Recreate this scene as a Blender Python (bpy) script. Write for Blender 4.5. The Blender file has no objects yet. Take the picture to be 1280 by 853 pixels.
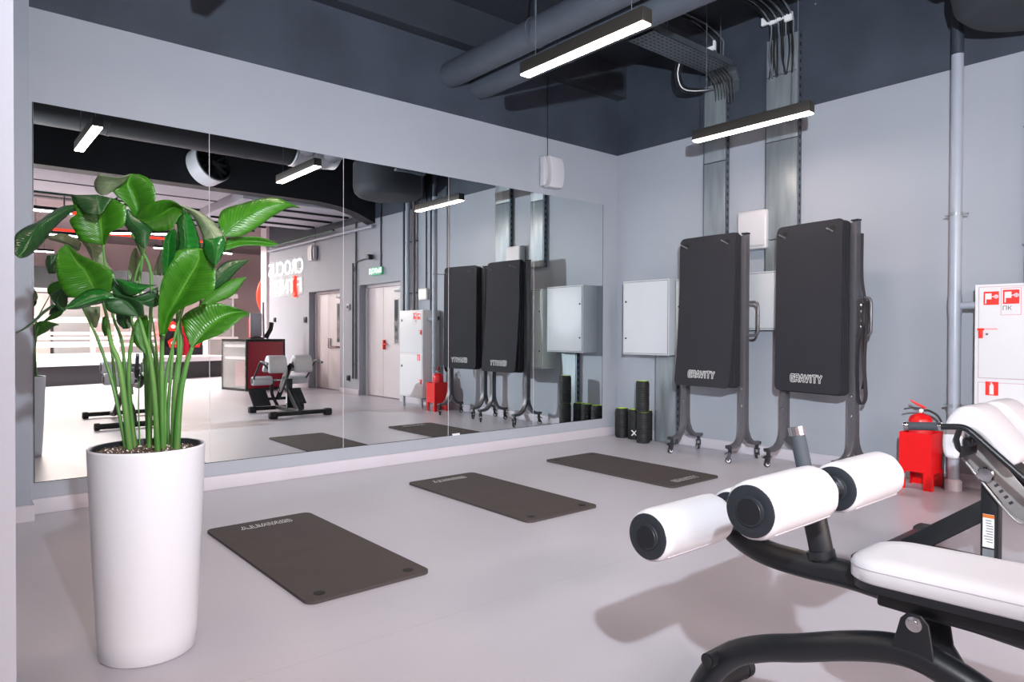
import bpy, math, random
from mathutils import Vector, Matrix

random.seed(7)
SC = bpy.context.scene
COL = SC.collection
PI = math.pi


# ------------------------------------------------------------------ colours
def lin(c):
    if isinstance(c, str):
        c = tuple(int(c[i:i + 2], 16) / 255 for i in (0, 2, 4))
    return tuple((x / 12.92) if x <= 0.04045 else ((x + 0.055) / 1.055) ** 2.4 for x in c) + (1.0,)


# ------------------------------------------------------------------ camera
F = Vector((0.64292183, 0.76585343, -0.01095654))
R = Vector((0.765918, -0.64293034, 0.00319391))
U = Vector((0.00459822, 0.01044525, 0.99993487))
cd = bpy.data.cameras.new('camera')
cam = bpy.data.objects.new('camera', cd)
COL.objects.link(cam)
m = Matrix((R, U, -F)).transposed().to_4x4()
m.translation = Vector((0, 0, 1.15))
cam.matrix_world = m
cd.sensor_width = 36.0
cd.sensor_fit = 'HORIZONTAL'
cd.lens = 36.0 * 854.7 / 1280
cd.clip_start = 0.02
cd.clip_end = 100
SC.camera = cam

# ------------------------------------------------------------------ view, world
SC.view_settings.view_transform = 'Standard'
SC.view_settings.look = 'None'
SC.view_settings.gamma = 1
SC.view_settings.exposure = 0.0
SC.view_settings.use_curve_mapping = False
cy = SC.cycles
cy.max_bounces = 8
cy.diffuse_bounces = 4
cy.glossy_bounces = 5
cy.transmission_bounces = 6
cy.transparent_max_bounces = 12
cy.sample_clamp_indirect = 6.0
cy.caustics_reflective = True
cy.caustics_refractive = False
w = bpy.data.worlds.new('world')
SC.world = w
w.use_nodes = True
w.node_tree.nodes['Background'].inputs[0].default_value = (0.68, 0.63, 0.60, 1)
w.node_tree.nodes['Background'].inputs[1].default_value = 0.22


# ------------------------------------------------------------------ lights
def area(name, loc, target, sx, sy, power, col):
    l = bpy.data.lights.new(name, 'AREA')
    l.shape = 'RECTANGLE'
    l.size = sx
    l.size_y = sy
    l.energy = power
    l.color = col
    o = bpy.data.objects.new(name, l)
    COL.objects.link(o)
    o.location = loc
    d = Vector(target) - Vector(loc)
    o.rotation_euler = d.to_track_quat('-Z', 'Y').to_euler()
    return o


# the photographer's flash just above the camera, aimed across the room
fl = bpy.data.lights.new('camera_flash', 'SPOT')
fl.energy = 240
fl.color = (0.86, 0.94, 1.0)
fl.use_nodes = True
fe_ = fl.node_tree.nodes['Emission']
ff_ = fl.node_tree.nodes.new('ShaderNodeLightFalloff')
ff_.inputs['Strength'].default_value = 1.0
fl.node_tree.links.new(ff_.outputs['Linear'], fe_.inputs['Strength'])
fl.shadow_soft_size = 0.03
fl.spot_size = math.radians(136)
fl.spot_blend = 1.0
flo = bpy.data.objects.new('camera_flash', fl)
COL.objects.link(flo)
flo.location = (0.3, -0.15, 1.92)
flo.rotation_euler = (Vector((5.6, 5.0, 2.9)) - flo.location).to_track_quat('-Z', 'Y').to_euler()
# the line lights of the open hall behind the camera (same places as their fixtures)
for x, y, z, ln, a, e in ((-1.6, -4.6, 3.335, 1.7, 0, 270), (1.3, -4.5, 3.335, 1.2, 0, 270), (3.4, -6.6, 3.335, 1.5, 0.6, 351), (-1.4, -7.4, 3.285, 2.0, 0, 445),
                          (2.2, -7.6, 3.285, 1.4, 0, 405), (5.4, -9.6, 3.385, 2.0, 0, 445), (-2, -10.2, 3.285, 2.2, 0, 445), (1.4, -12.6, 3.385, 2.2, 0, 445),
                          (9, -9, 3.385, 2.0, 0, 351)):
    o_ = area('hall_light', (x, y, z), (x, y, 0), ln, 0.07, e, (1.0, 0.86, 0.79))
    o_.rotation_euler = (0, 0, a)
# light strips of the hanging line lamps; the last two are added unseen fill
for x, y, z in ((4.99, 2.995, 2.795), (3.085, 3.02, 2.905), (1.08, 2.975, 2.94), (-0.83, 2.975, 2.94), (-0.83, 0.15, 2.94)):
    o_ = area('line_lamp_light', (x, y, z), (x, y, 0), 0.05, 1.0, 10, (1.0, 0.80, 0.68))
    o_.rotation_euler = (0, 0, 0)


# ------------------------------------------------------------------ materials
def mat(name, col, rough=0.5, metal=0.0, var=0.0, vscale=8.0, bump=0.0, bscale=60.0, spec=0.5, coat=0.0, col2=None,
        emit=0.0, ecol=None, stretch=None):
    m = bpy.data.materials.new(name)
    m.use_nodes = True
    nt = m.node_tree
    b = nt.nodes['Principled BSDF']
    c = lin(col)
    b.inputs['Base Color'].default_value = c
    b.inputs['Roughness'].default_value = rough
    b.inputs['Metallic'].default_value = metal
    b.inputs['Specular IOR Level'].default_value = spec
    b.inputs['Coat Weight'].default_value = coat
    if emit:
        b.inputs['Emission Color'].default_value = lin(ecol or col)
        b.inputs['Emission Strength'].default_value = emit
    if var or bump:
        tc = nt.nodes.new('ShaderNodeTexCoord')
        mp = nt.nodes.new('ShaderNodeMapping')
        if stretch:
            mp.inputs['Scale'].default_value = stretch
        nt.links.new(tc.outputs['Object'], mp.inputs['Vector'])
    if var:
        n = nt.nodes.new('ShaderNodeTexNoise')
        n.inputs['Scale'].default_value = vscale
        n.inputs['Detail'].default_value = 5
        nt.links.new(mp.outputs['Vector'], n.inputs['Vector'])
        rp = nt.nodes.new('ShaderNodeValToRGB')
        rp.color_ramp.elements[0].position = 0.3
        rp.color_ramp.elements[1].position = 0.7
        d = lin(col2) if col2 else tuple(x * (1 - var) for x in c[:3]) + (1,)
        rp.color_ramp.elements[0].color = d
        rp.color_ramp.elements[1].color = c
        nt.links.new(n.outputs['Fac'], rp.inputs['Fac'])
        nt.links.new(rp.outputs['Color'], b.inputs['Base Color'])
    if bump:
        n2 = nt.nodes.new('ShaderNodeTexNoise')
        n2.inputs['Scale'].default_value = bscale
        n2.inputs['Detail'].default_value = 3
        nt.links.new(mp.outputs['Vector'], n2.inputs['Vector'])
        bp = nt.nodes.new('ShaderNodeBump')
        bp.inputs['Strength'].default_value = bump
        bp.inputs['Distance'].default_value = 0.01
        nt.links.new(n2.outputs['Fac'], bp.inputs['Height'])
        nt.links.new(bp.outputs['Normal'], b.inputs['Normal'])
    return m


def wall_mat():
    """painted wall: grey below the 3.18 m line, near-black above it"""
    m = mat('wall_paint', '979ba5', 0.62, var=0.06, vscale=1.3, bump=0.05, bscale=90)
    nt = m.node_tree
    b = nt.nodes['Principled BSDF']
    old = b.inputs['Base Color'].links[0].from_socket
    g = nt.nodes.new('ShaderNodeNewGeometry')
    s = nt.nodes.new('ShaderNodeSeparateXYZ')
    nt.links.new(g.outputs['Position'], s.inputs[0])
    gt = nt.nodes.new('ShaderNodeMath')
    gt.operation = 'GREATER_THAN'
    gt.inputs[1].default_value = 3.18
    nt.links.new(s.outputs['Z'], gt.inputs[0])
    # dark paint with scuffs and small light specks
    n = nt.nodes.new('ShaderNodeTexNoise')
    n.inputs['Scale'].default_value = 2.2
    n.inputs['Detail'].default_value = 8
    nt.links.new(g.outputs['Position'], n.inputs['Vector'])
    r = nt.nodes.new('ShaderNodeValToRGB')
    r.color_ramp.elements[0].position = 0.35
    r.color_ramp.elements[0].color = lin('2c333f')
    r.color_ramp.elements[1].position = 0.75
    r.color_ramp.elements[1].color = lin('3a424e')
    nt.links.new(n.outputs['Fac'], r.inputs['Fac'])
    v = nt.nodes.new('ShaderNodeTexVoronoi')
    v.inputs['Scale'].default_value = 2.6
    nt.links.new(g.outputs['Position'], v.inputs['Vector'])
    lt = nt.nodes.new('ShaderNodeMath')
    lt.operation = 'LESS_THAN'
    lt.inputs[1].default_value = 0.018
    nt.links.new(v.outputs['Distance'], lt.inputs[0])
    mx0 = nt.nodes.new('ShaderNodeMix')
    mx0.data_type = 'RGBA'
    nt.links.new(lt.outputs[0], mx0.inputs['Factor'])
    nt.links.new(r.outputs['Color'], mx0.inputs['A'])
    mx0.inputs['B'].default_value = lin('8a929c')
    mx = nt.nodes.new('ShaderNodeMix')
    mx.data_type = 'RGBA'
    nt.links.new(gt.outputs[0], mx.inputs['Factor'])
    nt.links.new(old, mx.inputs['A'])
    nt.links.new(mx0.outputs['Result'], mx.inputs['B'])
    nt.links.new(mx.outputs['Result'], b.inputs['Base Color'])
    return m


def floor_mat():
    m = mat('vinyl_floor', 'b1aeb8', 0.33, var=0.05, vscale=2.0, bump=0.03, bscale=40, spec=0.4)
    nt = m.node_tree
    b = nt.nodes['Principled BSDF']
    old = b.inputs['Base Color'].links[0].from_socket
    g = nt.nodes.new('ShaderNodeNewGeometry')
    s = nt.nodes.new('ShaderNodeSeparateXYZ')
    nt.links.new(g.outputs['Position'], s.inputs[0])
    md = nt.nodes.new('ShaderNodeMath')
    md.operation = 'WRAP'
    md.inputs[1].default_value = 2.285
    md.inputs[2].default_value = 4.0
    nt.links.new(s.outputs['Y'], md.inputs[0])
    lt = nt.nodes.new('ShaderNodeMath')
    lt.operation = 'LESS_THAN'
    lt.inputs[1].default_value = 2.289
    nt.links.new(md.outputs[0], lt.inputs[0])
    mx = nt.nodes.new('ShaderNodeMix')
    mx.data_type = 'RGBA'
    ml = nt.nodes.new('ShaderNodeMath')
    ml.operation = 'MULTIPLY'
    ml.inputs[1].default_value = 0.35
    nt.links.new(lt.outputs[0], ml.inputs[0])
    nt.links.new(ml.outputs[0], mx.inputs['Factor'])
    nt.links.new(old, mx.inputs['A'])
    mx.inputs['B'].default_value = lin('8c8890')
    nt.links.new(mx.outputs['Result'], b.inputs['Base Color'])
    return m


def leaf_mat(name, c1, c2, rough, trans, vein):
    """veins run across the blade from the midrib, driven by the leaf's own UVs"""
    m = bpy.data.materials.new(name)
    m.use_nodes = True
    nt = m.node_tree
    b = nt.nodes['Principled BSDF']
    b.inputs['Roughness'].default_value = rough
    b.inputs['Specular IOR Level'].default_value = 0.5
    uv = nt.nodes.new('ShaderNodeUVMap')
    s = nt.nodes.new('ShaderNodeSeparateXYZ')
    nt.links.new(uv.outputs['UV'], s.inputs[0])

    def math_(op, a, b_=None, c_=None):
        n = nt.nodes.new('ShaderNodeMath')
        n.operation = op
        for i, x in enumerate((a, b_, c_)):
            if x is None:
                continue
            if isinstance(x, (int, float)):
                n.inputs[i].default_value = x
            else:
                nt.links.new(x, n.inputs[i])
        return n.outputs[0]
    ax = math_('ABSOLUTE', math_('SUBTRACT', s.outputs['X'], 0.5))
    ph = math_('ADD', s.outputs['Y'], math_('MULTIPLY', ax, -0.25))
    wv = math_('SINE', math_('MULTIPLY', ph, 190.0))
    wv2 = math_('SINE', math_('MULTIPLY', ph, 47.0))
    wv = math_('MULTIPLY_ADD', math_('ADD', wv, wv2), 0.22, 0.5)
    nz = nt.nodes.new('ShaderNodeTexNoise')
    nz.inputs['Scale'].default_value = 9
    tc = nt.nodes.new('ShaderNodeTexCoord')
    nt.links.new(tc.outputs['Object'], nz.inputs['Vector'])
    fac = math_('ADD', math_('MULTIPLY', wv, 0.35), math_('MULTIPLY', nz.outputs['Fac'], 0.75))
    mx = nt.nodes.new('ShaderNodeMix')
    mx.data_type = 'RGBA'
    nt.links.new(fac, mx.inputs['Factor'])
    mx.inputs['A'].default_value = lin(c1)
    mx.inputs['B'].default_value = lin(c2)
    rib = math_('LESS_THAN', ax, 0.018)
    mx2 = nt.nodes.new('ShaderNodeMix')
    mx2.data_type = 'RGBA'
    nt.links.new(rib, mx2.inputs['Factor'])
    nt.links.new(mx.outputs['Result'], mx2.inputs['A'])
    mx2.inputs['B'].default_value = lin(vein)
    nt.links.new(mx2.outputs['Result'], b.inputs['Base Color'])
    bp = nt.nodes.new('ShaderNodeBump')
    bp.inputs['Strength'].default_value = 0.35
    bp.inputs['Distance'].default_value = 0.004
    nt.links.new(wv, bp.inputs['Height'])
    nt.links.new(bp.outputs['Normal'], b.inputs['Normal'])
    tr = nt.nodes.new('ShaderNodeBsdfTranslucent')
    nt.links.new(mx2.outputs['Result'], tr.inputs['Color'])
    ms = nt.nodes.new('ShaderNodeMixShader')
    ms.inputs[0].default_value = trans
    nt.links.new(b.outputs[0], ms.inputs[1])
    nt.links.new(tr.outputs[0], ms.inputs[2])
    nt.links.new(ms.outputs[0], nt.nodes['Material Output'].inputs['Surface'])
    return m


M = dict(
    wall=wall_mat(), floor=floor_mat(),
    base=mat('skirting_plastic', 'b9b4bd', 0.45, var=0.04),
    dark=mat('dark_ceiling', '262c36', 0.75, var=0.25, vscale=3, bump=0.1, bscale=20),
    duct_dark=mat('supply_duct_paint', '1b1f25', 0.6, var=0.1),
    duct=mat('dark_duct', '4a515c', 0.55, var=0.12, vscale=6),
    black_duct=mat('black_duct', '171b22', 0.6, var=0.15),
    pale=mat('pale_ceiling', 'b9b6c0', 0.6, var=0.06),
    galv=mat('galvanised_steel', '979fa5', 0.38, 0.45, var=0.3, vscale=14, stretch=(1, 1, 0.15)),
    galvdark=mat('dull_galvanised_steel', '6f7780', 0.45, 0.7, var=0.2, vscale=20),
    flex=mat('silver_foil', 'b0b6bd', 0.3, 0.85, bump=0.5, bscale=30),
    cable=mat('black_cable', '15181d', 0.5),
    greycable=mat('grey_cable', '5d646d', 0.5),
    tape=mat('white_tape', 'e6e6e8', 0.6),
    mirror=mat('mirror_glass', 'e2e8e8', 0.0, 1.0),
    medge=mat('mirror_edge', '20262a', 0.2),
    white=mat('white_plastic', 'd6d4da', 0.4, var=0.02),
    whitemetal=mat('white_enamel', 'd2d2d7', 0.35, var=0.02, bump=0.03, bscale=300),
    peg=mat('peg_steel', '9a9ca0', 0.3, 0.4),
    boxwhite=mat('box_plastic', 'bab8be', 0.4),
    elecmetal=mat('pale_enamel', 'bdbfc5', 0.35, var=0.02, bump=0.03, bscale=300),
    greyenamel=mat('grey_enamel', 'b4b7b5', 0.4, var=0.03, bump=0.06, bscale=260),
    pipe=mat('pipe_paint', '969ca9', 0.35, var=0.05),
    pipedark=mat('dark_pipe_paint', '303742', 0.45),
    pot=mat('planter_plastic', 'cfd0d8', 0.42),
    soil=mat('potting_soil', '33221c', 0.95, var=0.6, vscale=70, col2='6d5a50', bump=1.0, bscale=90),
    perlite=mat('perlite', 'd8d2cc', 0.9),
    stem=mat('leaf_stalk', '35702a', 0.38, var=0.3, vscale=9, col2='6a9450', stretch=(1, 1, 0.3)),
    sheath=mat('dry_sheath', '8f8457', 0.7, var=0.4, vscale=12),
    red=mat('red_enamel', 'd4060c', 0.35, var=0.05),
    redglow=mat('red_glow', 'ff2a18', 0.5, emit=3.0),
    redpanel=mat('red_panel', '9a0a26', 0.2, var=0.08, coat=0.4),
    rubber=mat('black_rubber', '1b1d21', 0.6, bump=0.2, bscale=200),
    hole=mat('hole_black', '08080a', 0.8),
    foam=mat('foam_mat_top', '474040', 0.85, var=0.12, vscale=5, bump=0.15, bscale=420, spec=0.25),
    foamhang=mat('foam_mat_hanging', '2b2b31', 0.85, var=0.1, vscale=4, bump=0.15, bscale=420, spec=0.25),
    roller=mat('roller_foam', '0f1013', 0.65, bump=0.1, bscale=120),
    lime=mat('lime_core', '9fc12a', 0.5),
    steel=mat('gunmetal_steel', '605f65', 0.34, 0.35, var=0.12, vscale=10),
    chrome=mat('chrome', 'd2d4d8', 0.15, 1.0),
    brushed=mat('brushed_steel', 'a19e9e', 0.35, 0.35, var=0.15, vscale=18),
    frame=mat('black_powder_coat', '16191e', 0.38, bump=0.06, bscale=500),
    leather=mat('white_vinyl', 'cac8cd', 0.5, bump=0.08, bscale=350),
    cap=mat('black_plastic_cap', '22262d', 0.45),
    grip=mat('rubber_grip', '3a4048', 0.7, bump=0.2, bscale=500),
    strap=mat('webbing', '2e2b2f', 0.8, bump=0.3, bscale=600),
    led=mat('led_diffuser', 'fff4ea', 0.5, emit=25.0, ecol='ffe6d2'),
    hallled=mat('hall_line_light', 'fff6f2', 0.5, emit=9.0),
    lampbody=mat('lamp_housing', '3b3835', 0.45, 0.3),
    neon=mat('neon_white', 'ffffff', 0.5, emit=1.6),
    doorw=mat('door_paint', 'cfc6ca', 0.45, var=0.02),
    glass=None,
    darkglass=mat('dark_glass', '3c4b4b', 0.08, spec=0.8),
    beige=mat('beige_panel', 'c9b9b6', 0.6, var=0.1),
    hallwall=mat('hall_wall', 'c4b4b6', 0.6, var=0.08, vscale=0.6),
    hallpink=mat('hall_ceiling', '8f7f84', 0.7, var=0.3, vscale=1.5),
    green=mat('green_strip', '1f4a3c', 0.5),
    signgreen=mat('exit_green', '5fae88', 0.5, emit=0.25),
    bulb=mat('sign_light', 'fff3d8', 0.5, emit=2.5, ecol='ffe6b8'),
    orange=mat('orange_print', 'd8762a', 0.5),
    ink=mat('black_ink', '2b2b2e', 0.7),
    redink=mat('red_ink', 'e02418', 0.5),
)
g = bpy.data.materials.new('clear_glass')
g.use_nodes = True
gn = g.node_tree
gb = gn.nodes['Principled BSDF']
gb.inputs['Base Color'].default_value = (0.9, 0.95, 0.95, 1)
gb.inputs['Roughness'].default_value = 0.02
gb.inputs['Alpha'].default_value = 0.22
M['glass'] = g
M['leaf_bright'] = leaf_mat('leaf_bright', '1f5c0f', '47881e', 0.34, 0.30, '6ba63c')
M['leaf_glossy'] = leaf_mat('leaf_glossy', '0b3d1a', '1f7020', 0.2, 0.12, '5c9a50')
M['leaf_dark'] = leaf_mat('leaf_dark', '16381d', '2c5a2c', 0.3, 0.15, '5f8a55')
M['leaf_pale'] = leaf_mat('leaf_pale', '55704a', '8f9c7c', 0.4, 0.25, 'b8bf9c')


# ------------------------------------------------------------------ mesh builder
class MB:
    def __init__(s):
        s.v = []
        s.f = []
        s.uv = None

    def add(s, vs, fs):
        o = len(s.v)
        s.v += [tuple(v) for v in vs]
        s.f += [tuple(i + o for i in f) for f in fs]
        return s

    def box(s, a, b, bev=0.0):
        x0, y0, z0 = (min(p, q) for p, q in zip(a, b))
        x1, y1, z1 = (max(p, q) for p, q in zip(a, b))
        if bev <= 0:
            return s.add([(x0, y0, z0), (x1, y0, z0), (x1, y1, z0), (x0, y1, z0), (x0, y0, z1), (x1, y0, z1),
                          (x1, y1, z1), (x0, y1, z1)],
                         [(0, 3, 2, 1), (4, 5, 6, 7), (0, 1, 5, 4), (1, 2, 6, 5), (2, 3, 7, 6), (3, 0, 4, 7)])
        e = bev
        vs = []
        idx = {}
        X, Y, Z = (x0, x1), (y0, y1), (z0, z1)
        for i in (0, 1):
            for j in (0, 1):
                for k in (0, 1):
                    sx, sy, sz = (1 - 2 * i), (1 - 2 * j), (1 - 2 * k)
                    for a_ in range(3):
                        p = [X[i] + sx * e, Y[j] + sy * e, Z[k] + sz * e]
                        p[a_] = (X[i], Y[j], Z[k])[a_]
                        idx[(i, j, k, a_)] = len(vs)
                        vs.append(p)
        fs = []
        for a_ in range(3):
            b_, c_ = (a_ + 1) % 3, (a_ + 2) % 3
            for sd in (0, 1):
                q = []
                for (p1, p2) in ((0, 0), (1, 0), (1, 1), (0, 1)):
                    t = [0, 0, 0]
                    t[a_], t[b_], t[c_] = sd, p1, p2
                    q.append(idx[(*t, a_)])
                fs.append(tuple(q if sd else q[::-1]))
            for p1 in (0, 1):
                for p2 in (0, 1):
                    # edge along axis a_
                    t0 = [0, 0, 0]
                    t1 = [0, 0, 0]
                    t0[a_], t1[a_] = 0, 1
                    t0[b_] = t1[b_] = p1
                    t0[c_] = t1[c_] = p2
                    q = [idx[(*t0, b_)], idx[(*t1, b_)], idx[(*t1, c_)], idx[(*t0, c_)]]
                    fs.append(tuple(q if (p1 + p2) % 2 else q[::-1]))
        for i in (0, 1):
            for j in (0, 1):
                for k in (0, 1):
                    q = [idx[(i, j, k, a_)] for a_ in range(3)]
                    fs.append(tuple(q if (i + j + k) % 2 else q[::-1]))
        return s.add(vs, fs)

    def tube(s, pts, r, n=12, cap=True, sx=1.0, up=None):
        """tube along pts, radius r (number or list); sx squashes the section sideways"""
        pts = [Vector(p) for p in pts]
        k = len(pts)
        rs = r if isinstance(r, (list, tuple)) else [r] * k
        vs, fs = [], []
        prev = None
        for i, p in enumerate(pts):
            if i == 0:
                t = pts[1] - p
            elif i == k - 1:
                t = p - pts[i - 1]
            else:
                t = (pts[i + 1] - p).normalized() + (p - pts[i - 1]).normalized()
            t.normalize()
            if prev is None:
                ref = Vector(up) if up else (Vector((0, 0, 1)) if abs(t.z) < 0.9 else Vector((0, 1, 0)))
                a = ref.cross(t).normalized()
            else:
                a = (prev - t * prev.dot(t)).normalized()
            prev = a
            b = t.cross(a)
            for j in range(n):
                an = 2 * PI * j / n
                vs.append(p + a * (math.cos(an) * rs[i] * sx) + b * (math.sin(an) * rs[i]))
        for i in range(k - 1):
            for j in range(n):
                j2 = (j + 1) % n
                fs.append((i * n + j, i * n + j2, (i + 1) * n + j2, (i + 1) * n + j))
        if cap:
            fs.append(tuple(range(n - 1, -1, -1)))
            fs.append(tuple((k - 1) * n + j for j in range(n)))
        return s.add(vs, fs)

    def lathe(s, prof, o, axis=(0, 0, 1), n=32, cap0=True, cap1=True):
        """prof: (radius, height) pairs along axis from origin o"""
        ax = Vector(axis).normalized()
        ref = Vector((1, 0, 0)) if abs(ax.x) < 0.9 else Vector((0, 1, 0))
        a = ref.cross(ax).normalized()
        b = ax.cross(a)
        o = Vector(o)
        vs, fs = [], []
        for r, h in prof:
            for j in range(n):
                an = 2 * PI * j / n
                vs.append(o + ax * h + (a * math.cos(an) + b * math.sin(an)) * r)
        for i in range(len(prof) - 1):
            for j in range(n):
                j2 = (j + 1) % n
                fs.append((i * n + j, i * n + j2, (i + 1) * n + j2, (i + 1) * n + j))
        if cap0:
            fs.append(tuple(range(n - 1, -1, -1)))
        if cap1:
            fs.append(tuple((len(prof) - 1) * n + j for j in range(n)))
        return s.add(vs, fs)

    def prism(s, poly, vec):
        """extrude a planar polygon (3D points) by vec"""
        n = len(poly)
        v = Vector(vec)
        p = [Vector(q) for q in poly]
        return s.add(p + [q + v for q in p],
                     [tuple(range(n - 1, -1, -1)), tuple(range(n, 2 * n))] +
                     [(i, (i + 1) % n, (i + 1) % n + n, i + n) for i in range(n)])

    def grid(s, rows, closed=False):
        n = len(rows[0])
        vs = [p for r in rows for p in r]
        fs = []
        for i in range(len(rows) - 1):
            for j in range(n if closed else n - 1):
                j2 = (j + 1) % n
                fs.append((i * n + j, i * n + j2, (i + 1) * n + j2, (i + 1) * n + j))
        return s.add(vs, fs)

    def build(s, name, material, parent=None, smooth=None, bevel=0.0, label=None):
        me = bpy.data.meshes.new(name)
        me.from_pydata(s.v, [], s.f)
        me.materials.append(M[material] if isinstance(material, str) else material)
        me.update()
        if smooth:
            me.polygons.foreach_set('use_smooth', [True] * len(me.polygons))
            me.set_sharp_from_angle(angle=math.radians(smooth))
        o = bpy.data.objects.new(name, me)
        COL.objects.link(o)
        if bevel:
            md = o.modifiers.new('bevel', 'BEVEL')
            md.width = bevel
            md.segments = 3
            md.limit_method = 'ANGLE'
            md.angle_limit = math.radians(40)
            me.polygons.foreach_set('use_smooth', [True] * len(me.polygons))
        if parent is not None:
            o.parent = parent
            o.matrix_parent_inverse = parent.matrix_world.inverted() if parent.get('world_parts') else Matrix()
        if label:
            o['label'] = label
        return o


def text_obj(name, s, size, material, parent, extrude=0.0005, offset=0.0, align='CENTER', bold=True, xs=1.0, space=1.0):
    cu = bpy.data.curves.new('t', 'FONT')
    cu.body = s
    cu.size = size
    cu.extrude = extrude
    cu.offset = offset
    cu.space_character = space
    cu.align_x = align
    cu.align_y = 'CENTER'
    cu.resolution_u = 3
    t = bpy.data.objects.new('t', cu)
    COL.objects.link(t)
    dg = bpy.context.evaluated_depsgraph_get()
    me = bpy.data.meshes.new_from_object(t.evaluated_get(dg))
    bpy.data.objects.remove(t)
    me.transform(Matrix.Diagonal((xs, 1, 1, 1)))
    me.materials.clear()
    me.materials.append(M[material])
    o = bpy.data.objects.new(name, me)
    COL.objects.link(o)
    if parent is not None:
        o.parent = parent
    return o


def tag(o, label, cat, group=None, kind=None):
    o['label'] = label
    o['category'] = cat
    if group:
        o['group'] = group
    if kind:
        o['kind'] = kind
    return o


def thing(name, label, cat, loc=(0, 0, 0), rz=0.0, group=None):
    """Empty at the thing's base; parts are in its local coordinates"""
    o = bpy.data.objects.new(name, None)
    COL.objects.link(o)
    o.empty_display_size = 0.1
    o.location = loc
    o.rotation_euler = (0, 0, rz)
    return tag(o, label, cat, group)


def struct(name, mb, material, parent=None, **k):
    o = mb.build(name, material, parent, **k)
    if parent is None:
        o['kind'] = 'structure'
    return o


def copy_tree(o, parent=None):
    c = o.copy()
    COL.objects.link(c)
    if parent is not None:
        c.parent = parent
    for ch in o.children:
        copy_tree(ch, c)
    return c


def spline(pts, n=8):
    """Catmull-Rom through pts"""
    P = [Vector(p) for p in pts]
    P = [P[0] * 2 - P[1]] + P + [P[-1] * 2 - P[-2]]
    out = []
    for i in range(1, len(P) - 2):
        a, b, c, d = P[i - 1:i + 3]
        for k in range(n):
            t = k / n
            out.append(0.5 * ((2 * b) + (c - a) * t + (2 * a - 5 * b + 4 * c - d) * t * t + (3 * b - a - 3 * c + d) * t ** 3))
    out.append(P[-2])
    return out


def fillet(pts, r=0.05, n=5):
    """round the corners of a polyline"""
    P = [Vector(p) for p in pts]
    out = [P[0]]
    for i in range(1, len(P) - 1):
        a = (P[i - 1] - P[i])
        c = (P[i + 1] - P[i])
        q = min(r, a.length * 0.49, c.length * 0.49)
        s, e = P[i] + a.normalized() * q, P[i] + c.normalized() * q
        for k in range(n + 1):
            t = k / n
            out.append(s * (1 - t) ** 2 + P[i] * 2 * t * (1 - t) + e * t * t)
    out.append(P[-1])
    return out

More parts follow.
